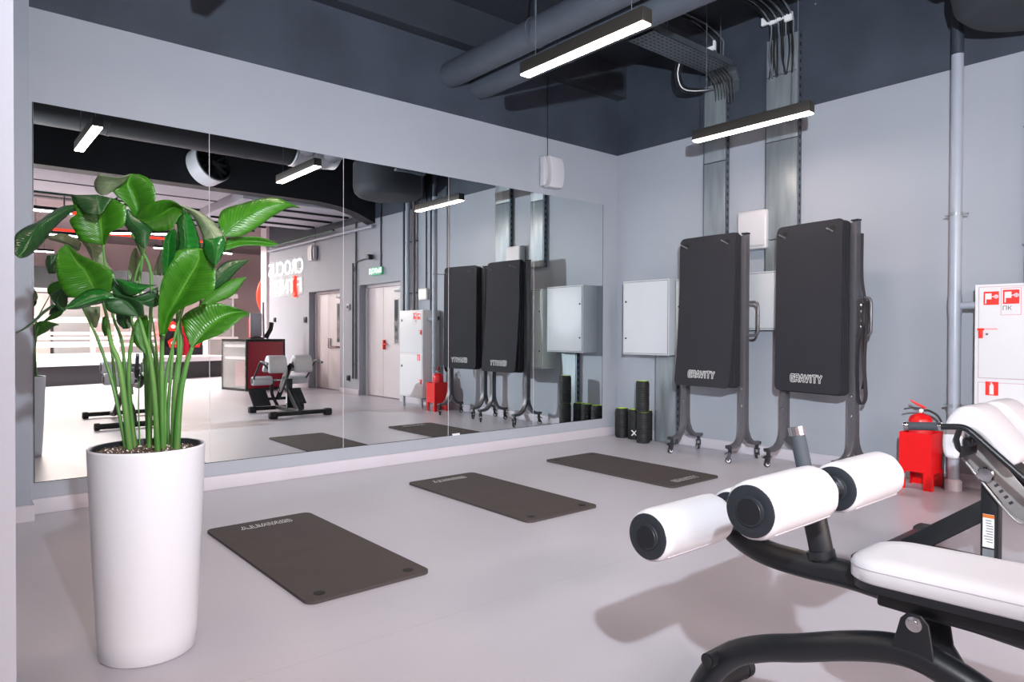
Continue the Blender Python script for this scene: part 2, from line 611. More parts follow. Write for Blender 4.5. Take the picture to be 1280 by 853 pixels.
# plant outline data: leaves as (left edge, midrib, right edge) rows from base to tip, stems as polylines, metres
LEAVES = [["bright",[[[0.576,2.937,1.594],[0.58,2.94,1.593],[0.584,2.931,1.594]],[[0.546,2.915,1.632],[0.586,2.93,1.621],[0.608,2.873,1.628]],[[0.509,2.916,1.666],[0.578,2.933,1.658],[0.625,2.833,1.642]],[[0.503,2.916,1.685],[0.566,2.938,1.692],[0.625,2.829,1.686]],[[0.528,2.915,1.713],[0.555,2.942,1.714],[0.611,2.856,1.728]],[[0.563,2.924,1.75],[0.566,2.928,1.753],[0.588,2.904,1.751]]]],["pale",[[[0.464,2.942,1.662],[0.472,2.927,1.658],[0.486,2.922,1.663]],[[0.455,2.971,1.68],[0.481,2.903,1.678],[0.511,2.915,1.684]],[[0.448,2.96,1.709],[0.492,2.877,1.706],[0.531,2.881,1.703]],[[0.453,2.899,1.728],[0.511,2.843,1.715],[0.542,2.824,1.73]]]],["bright",[[[0.447,2.837,1.466],[0.456,2.834,1.462],[0.463,2.824,1.466]],[[0.392,2.844,1.472],[0.454,2.827,1.472],[0.464,2.79,1.487]],[[0.369,2.833,1.506],[0.451,2.821,1.499],[0.474,2.756,1.508]],[[0.354,2.829,1.541],[0.447,2.816,1.531],[0.502,2.717,1.525]],[[0.372,2.814,1.564],[0.444,2.811,1.562],[0.507,2.712,1.587]],[[0.367,2.832,1.593],[0.44,2.805,1.603],[0.498,2.728,1.604]],[[0.362,2.858,1.633],[0.434,2.802,1.634],[0.476,2.763,1.624]]]],["dark",[[[0.363,2.855,1.634],[0.432,2.791,1.634],[0.475,2.759,1.623]],[[0.368,2.844,1.609],[0.429,2.758,1.609],[0.47,2.752,1.615]],[[0.385,2.795,1.574],[0.427,2.725,1.581],[0.454,2.73,1.59]],[[0.394,2.723,1.554],[0.424,2.692,1.552],[0.43,2.691,1.555]]]],["dark",[[[0.378,2.854,1.601],[0.379,2.848,1.592],[0.379,2.852,1.584]],[[0.344,2.869,1.595],[0.344,2.834,1.579],[0.35,2.857,1.56]],[[0.306,2.879,1.57],[0.304,2.823,1.548],[0.312,2.862,1.513]],[[0.268,2.875,1.533],[0.264,2.813,1.514],[0.284,2.848,1.468]],[[0.226,2.859,1.504],[0.241,2.788,1.467],[0.257,2.82,1.431]],[[0.197,2.817,1.466],[0.224,2.758,1.427],[0.23,2.781,1.402]],[[0.192,2.746,1.402],[0.2,2.735,1.392],[0.207,2.733,1.389]]]],["bright",[[[0.414,2.783,1.284],[0.432,2.773,1.286],[0.457,2.749,1.291]],[[0.363,2.809,1.269],[0.422,2.795,1.303],[0.467,2.728,1.297]],[[0.337,2.821,1.287],[0.411,2.817,1.336],[0.473,2.72,1.347]],[[0.322,2.84,1.328],[0.397,2.843,1.374],[0.449,2.747,1.38]],[[0.317,2.866,1.38],[0.379,2.871,1.403],[0.416,2.794,1.404]],[[0.325,2.895,1.434],[0.366,2.896,1.435],[0.385,2.852,1.428]],[[0.353,2.915,1.466],[0.357,2.917,1.467],[0.364,2.907,1.461]]]],["glossy",[[[0.445,2.612,1.281],[0.453,2.599,1.265],[0.457,2.601,1.261]],[[0.417,2.651,1.296],[0.417,2.602,1.262],[0.433,2.628,1.252]],[[0.382,2.671,1.289],[0.38,2.607,1.249],[0.394,2.648,1.239]],[[0.344,2.661,1.258],[0.344,2.611,1.233],[0.352,2.643,1.226]],[[0.316,2.616,1.231],[0.316,2.609,1.228],[0.319,2.612,1.225]]]],["dark",[[[0.526,2.555,1.206],[0.519,2.568,1.202],[0.504,2.575,1.204]],[[0.518,2.515,1.242],[0.497,2.578,1.239],[0.438,2.591,1.216]],[[0.495,2.526,1.262],[0.476,2.588,1.258],[0.423,2.595,1.242]],[[0.443,2.599,1.281],[0.452,2.6,1.265],[0.428,2.613,1.251]]]],["glossy",[[[0.465,2.659,1.333],[0.468,2.652,1.33],[0.472,2.652,1.332]],[[0.479,2.671,1.309],[0.482,2.641,1.321],[0.489,2.658,1.33]],[[0.498,2.665,1.28],[0.505,2.62,1.303],[0.525,2.636,1.319]],[[0.517,2.639,1.277],[0.523,2.606,1.298],[0.54,2.614,1.315]],[[0.547,2.589,1.301],[0.557,2.577,1.307],[0.575,2.566,1.31]]]],["dark",[[[0.467,2.713,1.34],[0.464,2.721,1.31],[0.467,2.713,1.269]],[[0.489,2.682,1.296],[0.505,2.703,1.27],[0.535,2.649,1.251]],[[0.523,2.67,1.276],[0.557,2.676,1.257],[0.573,2.635,1.238]],[[0.595,2.657,1.311],[0.6,2.658,1.277],[0.602,2.651,1.249]]]],["bright",[[[0.584,2.584,1.133],[0.596,2.581,1.143],[0.602,2.571,1.147]],[[0.57,2.541,1.2],[0.606,2.561,1.21],[0.62,2.509,1.219]],[[0.567,2.501,1.296],[0.626,2.532,1.264],[0.666,2.433,1.253]],[[0.578,2.469,1.351],[0.647,2.502,1.32],[0.702,2.382,1.287]],[[0.598,2.451,1.394],[0.668,2.471,1.37],[0.706,2.375,1.34]],[[0.611,2.457,1.422],[0.676,2.452,1.4],[0.708,2.386,1.384]],[[0.658,2.448,1.434],[0.673,2.442,1.434],[0.689,2.423,1.43]]]],["glossy",[[[0.62,2.496,1.4],[0.633,2.475,1.397],[0.669,2.453,1.402]],[[0.638,2.556,1.461],[0.648,2.49,1.451],[0.695,2.497,1.437]],[[0.64,2.582,1.537],[0.651,2.514,1.512],[0.693,2.525,1.499]],[[0.653,2.549,1.565],[0.658,2.535,1.564],[0.668,2.534,1.563]]]],["bright",[[[0.55,2.803,1.571],[0.557,2.803,1.564],[0.567,2.79,1.554]],[[0.568,2.732,1.601],[0.582,2.76,1.557],[0.584,2.726,1.518]],[[0.6,2.663,1.617],[0.611,2.715,1.569],[0.616,2.661,1.511]],[[0.628,2.619,1.615],[0.64,2.671,1.595],[0.635,2.624,1.518]],[[0.652,2.598,1.599],[0.661,2.632,1.592],[0.647,2.611,1.546]],[[0.674,2.595,1.577],[0.674,2.601,1.576],[0.666,2.602,1.572]]]],["pale",[[[0.647,2.551,1.588],[0.647,2.544,1.587],[0.652,2.545,1.589]],[[0.669,2.539,1.566],[0.68,2.491,1.557],[0.695,2.509,1.566]],[[0.685,2.512,1.533],[0.697,2.449,1.522],[0.724,2.469,1.536]],[[0.693,2.465,1.474],[0.712,2.411,1.475],[0.743,2.416,1.487]],[[0.68,2.416,1.451],[0.709,2.387,1.45],[0.737,2.367,1.455]]]],["glossy",[[[0.679,2.413,1.461],[0.704,2.384,1.463],[0.73,2.368,1.474]],[[0.683,2.424,1.421],[0.704,2.36,1.43],[0.738,2.369,1.442]],[[0.69,2.394,1.388],[0.699,2.34,1.397],[0.721,2.358,1.401]],[[0.691,2.329,1.37],[0.691,2.322,1.37],[0.695,2.324,1.372]]]],["bright",[[[0.792,2.635,1.559],[0.807,2.618,1.507],[0.814,2.614,1.504]],[[0.819,2.662,1.61],[0.843,2.619,1.548],[0.87,2.613,1.511]],[[0.887,2.649,1.641],[0.896,2.605,1.592],[0.93,2.604,1.551]],[[0.954,2.628,1.666],[0.95,2.591,1.623],[0.982,2.595,1.595]],[[1.007,2.608,1.671],[1.005,2.576,1.645],[1.025,2.587,1.624]],[[1.048,2.592,1.655],[1.045,2.573,1.644],[1.054,2.582,1.636]],[[1.082,2.575,1.638],[1.081,2.572,1.636],[1.083,2.573,1.635]]]],["bright",[[[0.835,2.67,1.507],[0.832,2.675,1.48],[0.828,2.675,1.456]],[[0.877,2.651,1.513],[0.882,2.666,1.498],[0.882,2.65,1.479]],[[0.93,2.632,1.517],[0.937,2.652,1.502],[0.935,2.633,1.484]],[[0.976,2.633,1.511],[0.981,2.648,1.5],[0.977,2.636,1.484]],[[1.02,2.645,1.499],[1.022,2.646,1.497],[1.021,2.645,1.496]]]],["dark",[[[0.813,2.721,1.367],[0.804,2.722,1.342],[0.799,2.73,1.31]],[[0.835,2.785,1.398],[0.838,2.747,1.37],[0.857,2.759,1.339]],[[0.879,2.8,1.433],[0.883,2.762,1.407],[0.905,2.771,1.391]],[[0.949,2.764,1.443],[0.95,2.758,1.441],[0.951,2.762,1.439]]]],["bright",[[[0.755,2.74,1.254],[0.758,2.734,1.251],[0.77,2.727,1.249]],[[0.808,2.76,1.311],[0.802,2.741,1.283],[0.822,2.742,1.266]],[[0.877,2.746,1.358],[0.86,2.737,1.325],[0.88,2.738,1.296]],[[0.929,2.727,1.368],[0.928,2.724,1.366],[0.926,2.728,1.361]]]],["bright",[[[0.7,2.646,1.1],[0.705,2.646,1.095],[0.709,2.639,1.1]],[[0.68,2.656,1.161],[0.728,2.644,1.128],[0.745,2.607,1.124]],[[0.679,2.658,1.211],[0.762,2.634,1.171],[0.79,2.573,1.148]],[[0.732,2.625,1.25],[0.796,2.623,1.203],[0.826,2.556,1.181]],[[0.789,2.601,1.257],[0.83,2.612,1.221],[0.85,2.558,1.201]],[[0.846,2.588,1.24],[0.864,2.601,1.228],[0.871,2.572,1.211]],[[0.892,2.591,1.224],[0.894,2.593,1.222],[0.892,2.592,1.218]]]],["bright",[[[0.589,2.791,1.064],[0.594,2.791,1.058],[0.596,2.786,1.062]],[[0.551,2.813,1.112],[0.584,2.808,1.103],[0.598,2.778,1.113]],[[0.551,2.823,1.17],[0.579,2.822,1.161],[0.598,2.788,1.161]],[[0.569,2.836,1.209],[0.58,2.83,1.212],[0.595,2.815,1.214]]]],["pale",[[[0.335,3.279,1.527],[0.335,3.276,1.524],[0.343,3.272,1.517]],[[0.376,3.248,1.543],[0.373,3.226,1.515],[0.391,3.229,1.498]],[[0.406,3.205,1.531],[0.411,3.177,1.492],[0.421,3.187,1.473]],[[0.433,3.145,1.501],[0.428,3.144,1.48],[0.425,3.15,1.47]]]],["pale",[[[0.43,3.121,1.504],[0.445,3.105,1.504],[0.484,3.075,1.499]],[[0.446,3.11,1.474],[0.458,3.076,1.471],[0.496,3.063,1.458]],[[0.463,3.077,1.426],[0.463,3.053,1.424],[0.505,3.037,1.416]],[[0.477,3.028,1.403],[0.492,3.012,1.398],[0.515,2.995,1.388]]]],["dark",[[[0.32,3.135,1.441],[0.331,3.121,1.445],[0.349,3.11,1.446]],[[0.317,3.159,1.412],[0.331,3.12,1.405],[0.349,3.127,1.397]],[[0.324,3.131,1.373],[0.331,3.12,1.371],[0.345,3.113,1.373]]]],["dark",[[[0.355,2.972,1.318],[0.359,2.966,1.32],[0.363,2.965,1.316]],[[0.32,3.021,1.29],[0.34,2.981,1.284],[0.366,2.977,1.271]],[[0.32,3.02,1.276],[0.336,2.984,1.256],[0.364,2.979,1.247]],[[0.34,2.984,1.232],[0.355,2.968,1.227],[0.36,2.966,1.232]]]],["dark",[[[0.306,2.82,1.247],[0.306,2.813,1.244],[0.309,2.816,1.24]],[[0.276,2.821,1.222],[0.273,2.775,1.218],[0.279,2.809,1.215]],[[0.248,2.795,1.192],[0.244,2.733,1.188],[0.251,2.78,1.185]],[[0.212,2.744,1.16],[0.209,2.697,1.158],[0.214,2.732,1.156]],[[0.187,2.657,1.148],[0.188,2.65,1.147],[0.189,2.655,1.146]]]],["dark",[[[0.514,2.713,1.585],[0.508,2.714,1.58],[0.503,2.721,1.557]],[[0.54,2.709,1.555],[0.521,2.696,1.538],[0.507,2.731,1.527]],[[0.581,2.677,1.519],[0.548,2.666,1.5],[0.528,2.714,1.495]],[[0.573,2.667,1.485],[0.55,2.657,1.468],[0.533,2.695,1.47]],[[0.556,2.649,1.445],[0.552,2.648,1.442],[0.549,2.654,1.445]]]],["pale",[[[0.573,3.044,1.353],[0.587,3.035,1.351],[0.61,3.013,1.353]],[[0.572,3.026,1.398],[0.595,3.029,1.405],[0.608,3.0,1.399]],[[0.58,3.02,1.45],[0.6,3.026,1.452],[0.608,3.001,1.445]],[[0.595,3.027,1.483],[0.6,3.027,1.484],[0.603,3.021,1.483]]]],["glossy",[[[0.616,2.68,1.354],[0.628,2.675,1.352],[0.638,2.662,1.354]],[[0.608,2.645,1.421],[0.629,2.662,1.424],[0.652,2.615,1.426]],[[0.613,2.629,1.484],[0.63,2.649,1.483],[0.649,2.605,1.476]],[[0.63,2.63,1.509],[0.637,2.631,1.514],[0.645,2.619,1.516]]]],["pale",[[[0.617,2.82,1.365],[0.627,2.806,1.363],[0.641,2.799,1.363]],[[0.63,2.831,1.418],[0.633,2.802,1.416],[0.646,2.812,1.438]],[[0.64,2.802,1.461],[0.641,2.796,1.462],[0.643,2.798,1.461]]]],["dark",[[[0.521,2.965,1.246],[0.541,2.942,1.246],[0.57,2.922,1.226]],[[0.523,2.969,1.191],[0.538,2.93,1.196],[0.569,2.926,1.191]],[[0.537,2.923,1.163],[0.544,2.912,1.163],[0.556,2.907,1.166]]]],["bright",[[[0.484,3.021,1.206],[0.491,3.01,1.211],[0.499,3.007,1.201]],[[0.483,3.029,1.166],[0.489,2.998,1.161],[0.499,3.01,1.151]],[[0.486,2.992,1.136],[0.489,2.984,1.135],[0.493,2.985,1.138]]]],["pale",[[[0.411,2.991,1.246],[0.433,2.968,1.246],[0.464,2.946,1.246]],[[0.426,2.979,1.209],[0.438,2.943,1.209],[0.463,2.943,1.209]],[[0.439,2.927,1.17],[0.444,2.918,1.165],[0.45,2.917,1.17]]]]]
STEMS = [[0.015,0.006,[[0.537,2.808,0.707],[0.505,2.806,1.013],[0.475,2.799,1.109],[0.46,2.781,1.197],[0.44,2.766,1.275]]],[0.009,0.005,[[0.53,2.84,0.721],[0.495,2.866,0.939],[0.454,2.896,1.107],[0.432,2.908,1.17],[0.406,2.925,1.239]]],[0.009,0.005,[[0.573,2.907,0.722],[0.543,2.899,0.909],[0.525,2.881,1.107],[0.494,2.872,1.209],[0.469,2.858,1.37],[0.456,2.834,1.467]]],[0.004,0.002,[[0.584,2.925,0.724],[0.588,2.924,0.915],[0.602,2.914,1.051]]],[0.012,0.006,[[0.599,2.807,0.717],[0.603,2.799,0.962],[0.603,2.791,1.054],[0.594,2.79,1.069]]],[0.013,0.005,[[0.606,2.71,0.715],[0.591,2.687,0.922],[0.572,2.665,1.063],[0.551,2.645,1.133],[0.527,2.627,1.203],[0.489,2.62,1.249],[0.455,2.61,1.265]]],[0.009,0.003,[[0.637,2.788,0.716],[0.625,2.781,0.962],[0.614,2.77,1.108],[0.598,2.763,1.224]]],[0.011,0.009,[[0.628,2.731,0.729],[0.614,2.685,0.968],[0.604,2.635,1.11],[0.596,2.581,1.147]]],[0.009,0.004,[[0.64,2.76,0.729],[0.638,2.731,0.964],[0.652,2.686,1.109],[0.671,2.637,1.239]]],[0.019,0.006,[[0.676,2.769,0.724],[0.679,2.763,0.936],[0.693,2.747,1.108],[0.698,2.738,1.242],[0.817,2.635,1.504]]],[0.016,0.007,[[0.671,2.722,0.733],[0.68,2.703,0.916],[0.696,2.678,1.037],[0.708,2.656,1.092],[0.705,2.646,1.093]]],[0.008,0.006,[[0.534,2.888,0.719],[0.511,2.91,0.91],[0.5,2.921,1.058],[0.493,2.929,1.131]]],[0.012,0.005,[[0.565,2.876,0.732],[0.545,2.863,0.912],[0.541,2.838,1.059],[0.547,2.802,1.156],[0.54,2.778,1.17],[0.528,2.757,1.24]]],[0.01,0.006,[[0.617,2.87,0.712],[0.601,2.835,0.96],[0.596,2.789,1.108],[0.593,2.744,1.357],[0.552,2.727,1.452],[0.523,2.699,1.493]]],[0.01,0.005,[[0.673,2.824,0.722],[0.668,2.83,0.827],[0.682,2.821,1.057],[0.686,2.818,1.107],[0.71,2.8,1.202]]],[0.009,0.005,[[0.624,2.943,0.702],[0.611,2.948,1.162],[0.597,2.948,1.344],[0.603,2.932,1.444],[0.583,2.938,1.594]]],[0.009,0.004,[[0.637,2.88,0.709],[0.626,2.842,1.057],[0.556,2.852,1.288],[0.601,2.766,1.536]]],[0.01,0.004,[[0.69,2.81,0.72],[0.686,2.752,1.01],[0.672,2.702,1.286],[0.681,2.631,1.425],[0.662,2.585,1.592]]]]

# ================================================================== SETTING
XW, YM = 5.947, 5.223            # right wall and mirror wall
ZC = 4.15
struct('floor', MB().box((-9, -18, -0.1), (15, 5.4, 0)), 'floor')
struct('wall_back', MB().box((-3.2, YM, 0), (XW + 0.3, YM + 0.2, 4.6)), 'wall')
rw = MB()
for y0, y1 in ((-5.5, -3.26), (-1.82, -1.03), (0.43, YM)):
    rw.box((XW, y0, 0), (XW + 0.3, y1, 4.6))
rw.box((XW, -3.26, 2.0), (XW + 0.3, -1.82, 4.6)).box((XW, -1.03, 2.03), (XW + 0.3, 0.43, 4.6))
struct('wall_right', rw, 'wall')
struct('wall_left', MB().box((-3.2, 0.5, 0), (-3.0, YM, 4.6)), 'wall')
struct('trim_1', MB().box((-3.0, 5.068, 0), (0.43, YM, 4.4)), mat('pilaster_paint', '8d939f', 0.6, var=0.05, vscale=2))
struct('trim_2', MB().box((-1.2, 1.62, 0), (0.113, 1.95, 4.4)), mat('pillar_paint', '9da3b1', 0.6, var=0.04, vscale=2))
bb = MB()
bb.box((0.43, YM - 0.016, 0), (XW, YM, 0.098))
struct('baseboard_back', bb, 'base', bevel=0.004)
struct('baseboard_left', MB().box((-3.0, 5.045, 0), (0.43, 5.0679, 0.095)).box((0.4302, 5.045, 0), (0.446, YM - 0.017, 0.095)),
       'base')
br = MB()
for y0, y1 in ((-5.5, -3.26), (-1.82, -1.03), (0.43, YM - 0.016)):
    br.box((XW - 0.016, y0, 0), (XW, y1, 0.098))
struct('baseboard_right', br, 'base', bevel=0.004)
struct('ceiling', MB().box((-3.2, -0.9, ZC), (XW + 0.3, 5.4, ZC + 0.2)), 'dark')
struct('trim_3', MB().box((-3, 5.09, 3.80), (XW, YM, ZC)), 'dark')
struct('trim_4', MB().box((-3, 3.9, 3.98), (XW, 4.1, ZC)).box((-3, 1.6, 3.9), (XW, 1.9, ZC)), 'dark')
# black bulkhead across the room behind the camera, seen in the mirror
bulk = [(-3, -0.43, 3.35), (4.9, -0.43, 3.35), (5.3, -0.43, 3.31), (5.6, -0.43, 3.24), (XW, -0.43, 3.1),
        (XW, -0.43, ZC), (-3, -0.43, ZC)]
struct('trim_5', MB().prism(bulk, (0, -0.3, 0)), 'black_duct')

# the hall behind
struct('wall_hall', MB().box((-9, -18, 0), (15, -17.8, 4.8)).box((14.8, -18, 0), (15, -5.5, 4.8)).box((-9, -18, 0), (-8.8, 0.5, 4.8))
       .box((-8.8, 0.5, 0), (-3.0, 0.7, 4.8)), 'hallwall')
struct('wall_front', MB().box((XW + 0.3, -5.7, 0), (14.8, -5.5, 4.8)), 'hallwall')
struct('ceiling_hall', MB().box((-9, -18, 4.35), (15, -0.73, 4.5)), 'hallpink')
ph = thing('ceiling_panel', 'pale grey duct boxes under the hall ceiling, reflected in the mirror', 'duct', (1.5, -1.6, 3.36))
for k, (x0, x1) in enumerate(((-4.5, -1.5), (-1.45, 0.75), (0.8, 2.1))):
    MB().box((x0, -0.95, 0), (x1, 0.82, 0.45)).build('duct_panel', 'pale', ph, bevel=0.01)
MB().box((-4.5, -0.97, -0.03), (2.1, -0.951, 0.02)).build('green_strip', 'green', ph)
MB().box((-4.5, 0.02, -0.012), (2.1, 0.04, 0.002)).build('joint', 'ink', ph)


# ------------------------------------------------------------------ mirror
mx = [0.461, 1.511, 2.562, 3.612, 4.667, 5.702]
mt = thing('wall_mirror', 'long frameless wall mirror of five tall panels on the grey wall', 'mirror', (3.08, YM, 0.203))
for i in range(5):
    p = MB().box((mx[i] + 0.002 - 3.08, -0.006, 0), (mx[i + 1] - 0.002 - 3.08, -0.0005, 2.388)).build('mirror_panel', 'mirror', mt)
MB().box((0.459 - 3.08, -0.0055, -0.004), (5.704 - 3.08, -0.0004, -0.0002)).build('bottom_edge', 'medge', mt)
for i in range(1, 5):
    MB().box((mx[i] - 0.0022 - 3.08, -0.0064, 0), (mx[i] + 0.0022 - 3.08, -0.0056, 2.388)).build('joint', 'base', mt)
MB().box((0.457 - 3.08, -0.0064, 0), (0.461 - 3.08, -0.0005, 2.388)).build('side_edge', 'medge', mt)
MB().box((5.702 - 3.08, -0.0064, 0), (5.706 - 3.08, -0.0005, 2.388)).build('side_edge', 'medge', mt)
MB().box((3.66 - 3.08, -0.012, -0.006), (3.74 - 3.08, -0.0065, 0.012)).build('clip', 'white', mt)

# ------------------------------------------------------------------ wall speakers
def speaker(name, loc, rz, label):
    t = thing(name, label, 'speaker', loc, rz)
    # outline in x-z, extruded along y (away from the wall)
    body = [(-0.10, 0.155)] + [(0.075 + 0.05 * math.cos(a), 0.0 + 0.155 * math.sin(a)) for a in [math.radians(q) for q in range(75, -76, -15)]] + [(-0.05, -0.155)]
    body += [(-0.10 + 0.045 * math.cos(math.radians(q)), 0.155 * math.sin(math.radians(q))) for q in range(-75, 76, 25)]
    MB().prism([(x, -0.012, z) for x, z in body], (0, -0.10, 0)).build('body', 'boxwhite', t, bevel=0.012)
    cres = [(-0.135 + 0.055 * math.cos(math.radians(q)), 0.15 * math.sin(math.radians(q))) for q in range(-90, 91, 15)]
    cres += [(-0.14, 0.15), (-0.14, -0.15)]
    MB().prism([(x, -0.02, z) for x, z in cres[:-2]] + [(-0.135, -0.02, 0.15), (-0.135, -0.02, -0.15)][:0], (0, -0.07, 0)).build('back_shell', 'boxwhite', t, bevel=0.004)
    MB().box((-0.02, -0.014, -0.05), (0.03, 0.0, 0.05)).build('bracket', 'boxwhite', t)
    MB().tube([(-0.02, -0.01, 0.15), (-0.02, -0.008, 0.4), (-0.02, -0.008, 1.05)], 0.004, 6).build('cable', 'cable', t)
    return t
speaker('wall_speaker', (4.87, YM, 2.81), 0, 'white wall speaker on a thin black cable above the mirror')
speaker('wall_speaker', (XW, -2.95, 2.78), -PI / 2, 'white wall speaker seen in the mirror beside the neon sign')

# ------------------------------------------------------------------ right wall: cable trunking
def trunk(y0, y1, z0, z1, label, joints, holes):
    yc = (y0 + y1) / 2
    t = thing('cable_trunking', label, 'trunking', (XW, yc, z0))
    h = z1 - z0
    hw = (y1 - y0) / 2
    zs = [0] + [j - z0 for j in joints] + [h]
    for a, b in zip(zs[:-1], zs[1:]):
        MB().box((-0.062, -hw, a + 0.004), (-0.002, hw - 0.004, b - 0.004)).build('cover', 'galv', t, bevel=0.003)
    MB().box((-0.055, -hw - 0.012, 0), (-0.001, -hw - 0.001, h)).box((-0.055, hw - 0.003, 0), (-0.001, hw + 0.010, h)).build('side_flange', 'galvdark', t)
    mb = MB()
    z = 0.05
    while z < h:
        for s in (-hw - 0.0125, hw + 0.0102):
            mb.box((-0.045, s, z), (-0.02, s + 0.0008, z + 0.035))
        z += 0.075
    so = mb.build('slots', 'ink', t)
    so['kind'] = 'stuff'
    return t
trunk(3.79, 4.03, 2.0, 3.62, 'left galvanised cable trunking rising behind the left mat rack', [2.85], 1)
trunk(3.06, 3.36, 1.73, 3.86, 'wide galvanised cable trunking rising between the two mat racks', [2.02, 2.92, 3.52], 1)
trunk(4.36, 4.62, 0.0, 0.925, 'short pale galvanised trunking standing on the floor behind the foam rollers', [], 0)

def cable_bundle(label, y0, y1, ztop, zbot, n, swing):
    t = thing('cable_bundle', label, 'cables', (XW, (y0 + y1) / 2, zbot))
    for i in range(n):
        f = (i + 0.5) / n
        y = (y0 + (y1 - y0) * f) - (y0 + y1) / 2
        x = -0.045 - random.uniform(0, 0.03)
        H = ztop - zbot
        pts = spline([(x, y + random.uniform(-.02, .02) * swing, 0), (x - 0.01, y + random.uniform(-.02, .02) * swing, H * 0.4),
                      (x - 0.01, y, H * 0.8), (x - 0.05, y, H * 0.97), (x - 0.35, y + random.uniform(-.03, .03), H + 0.05),
                      (x - 0.8, y + 0.05, H + 0.07)], 4)
        MB().tube(pts, 0.008, 6).build('cable', 'cable' if i % 4 else 'greycable', t, smooth=60)
    return t
b1 = cable_bundle('black cables dropping into the wide trunking under the ceiling', 3.09, 3.33, 4.03, 3.5, 14, 1)
for k in range(4):
    y = -0.12 + k * 0.075
    MB().box((-0.115, y, 0.46 + k * 0.012 + (0.02 if k == 1 else 0)), (-0.09, y + 0.07, 0.53 + k * 0.012)).build('marker_tag', 'tape', b1, label='white cable marker tag')
b2 = cable_bundle('black cables dropping into the left trunking under the ceiling', 3.81, 3.99, 4.05, 3.6, 10, 1)
MB().box((-0.115, -0.02, 0.34), (-0.09, 0.12, 0.43)).build('marker_tag', 'tape', b2, label='white cable marker tag')
MB().box((-0.33, 0.06, 0.47), (-0.30, 0.14, 0.50)).build('marker_tag', 'tape', b2, label='white cable marker tag')

# perforated cable tray under the ceiling, running to the right wall
tr = thing('cable_tray', 'perforated steel cable tray under the dark ceiling by the right wall', 'tray', (5.3, 3.8, 3.70))
L, W_ = 0.64, 0.14
MB().box((-0.68, -W_, 0), (0.5, W_, 0.003)).build('tray_base', 'galvdark', tr)
MB().box((-0.68, -W_, 0), (0.5, -W_ + 0.004, 0.06)).box((-0.68, W_ - 0.004, 0), (0.5, W_, 0.06)).build('tray_side', 'galvdark', tr)
mb = MB()
for i in range(20):
    for j in range(6):
        x = -0.66 + i * 0.058
        y = -0.115 + j * 0.043
        mb.box((x, y, -0.0012), (x + 0.034, y + 0.014, -0.0002))
so = mb.build('perforations', 'ink', tr)
so['kind'] = 'stuff'
MB().prism([(0.5, -W_, 0), (0.56, -W_, -0.02), (0.61, -W_, -0.09), (0.625, -W_, -0.2), (0.632, -W_, -0.2), (0.63, -W_, -0.06), (0.58, -W_, 0.01), (0.5, -W_, 0.01)],
           (0, 2 * W_, 0)).build('tray_bend', 'galvdark', tr)
for i in range(7):
    y = -0.10 + i * 0.033
    MB().tube(spline([(-0.68, y, 0.02), (0, y, 0.02), (0.3, y, 0.03), (0.45, y + .02, 0.0), (0.56, y, -0.1), (0.60, y, -0.3)], 4), 0.009, 6).build('cable', 'cable', tr, smooth=60)
for i in range(5):
    d = i * 0.022
    MB().tube(spline([(0.05 + d, W_ + 0.02, 0.05), (0.05 + d, W_ + 0.05, -0.08), (0.16 + d, W_ + 0.08, -0.2 + d * 0.6), (0.36, W_ + 0.05, -0.2 + d * 0.5), (0.56, 0.1, -0.14)], 5),
              0.006, 6).build('loose_cable', 'cable' if i != 2 else 'tape', tr, smooth=60)
for x in (-0.5, 0.3):
    MB().tube([(x, -W_, 0.05), (x, -W_, 0.45)], 0.005, 6).build('hanger_rod', 'galvdark', tr)

# ------------------------------------------------------------------ ducts under the ceiling
def duct(p0, p1, r, label, y_cl):
    t = thing('round_duct', label, 'duct', p0)
    v = Vector(p1) - Vector(p0)
    MB().lathe([(r, 0), (r, v.length)], (0, 0, 0), v, 28).build('duct_tube', 'duct', t, smooth=40)
    n = int(v.length / 1.2)
    for k in range(n):
        c = v * ((k + 0.8) / (n + 0.2))
        MB().lathe([(r + 0.004, -0.012), (r + 0.006, 0.012)], c, v, 28).build('clamp_band', 'duct', t, smooth=40)
        MB().box((c.x - 0.01, c.y - 0.004, c.z + r), (c.x + 0.01, c.y + 0.004, ZC - p0[2])).build('hanger', 'galvdark', t)
    return t
duct((3.63, YM - 0.003, 3.53), (3.63, 2.0, 3.53), 0.115, 'round dark grey duct under the ceiling, the left of two side by side', 0)
duct((3.97, YM - 0.003, 3.50), (3.97, 2.0, 3.50), 0.115, 'round dark grey duct under the ceiling, the right of two side by side', 0)
bd = thing('box_duct', 'dark rectangular duct under the ceiling above the hanging lamps', 'duct', (4.6, 2.4, 3.97))
MB().box((-0.28, -0.75, -0.12), (0.2, 1.1, 0.17)).build('duct_body', 'dark', bd, bevel=0.006)
for k in range(2):
    MB().box((-0.29, -0.5 + k * 1.1, -0.13), (0.21, -0.46 + k * 1.1, 0.175)).build('joint_flange', 'dark', bd)

sd = thing('supply_duct', 'large round duct with a silver foil elbow under the ceiling', 'duct', (3.75, 1.15, 3.78))
MB().lathe([(0.3, 0), (0.3, 6.6)], (0, 0, 0), (-1, 0, 0), 36).build('duct_tube', 'duct_dark', sd, smooth=40)
for x in (-0.6, -2.2, -3.8):
    MB().lathe([(0.306, -0.015), (0.306, 0.015)], (x, 0, 0), (-1, 0, 0), 36).build('clamp_band', 'duct_dark', sd, smooth=40)
pts = [(0, 0, 0), (0.15, 0, 0.0), (0.3, 0, 0.015), (0.46, 0, 0.03), (0.58, 0, 0.045), (0.66, 0, 0.05)]
mbf = MB()
sp = spline(pts, 6)
mbf.tube(sp, [0.3 + (0.010 if i % 2 else -0.005) for i in range(len(sp))], 32)
mbf.build('foil_elbow', 'flex', sd, smooth=60)
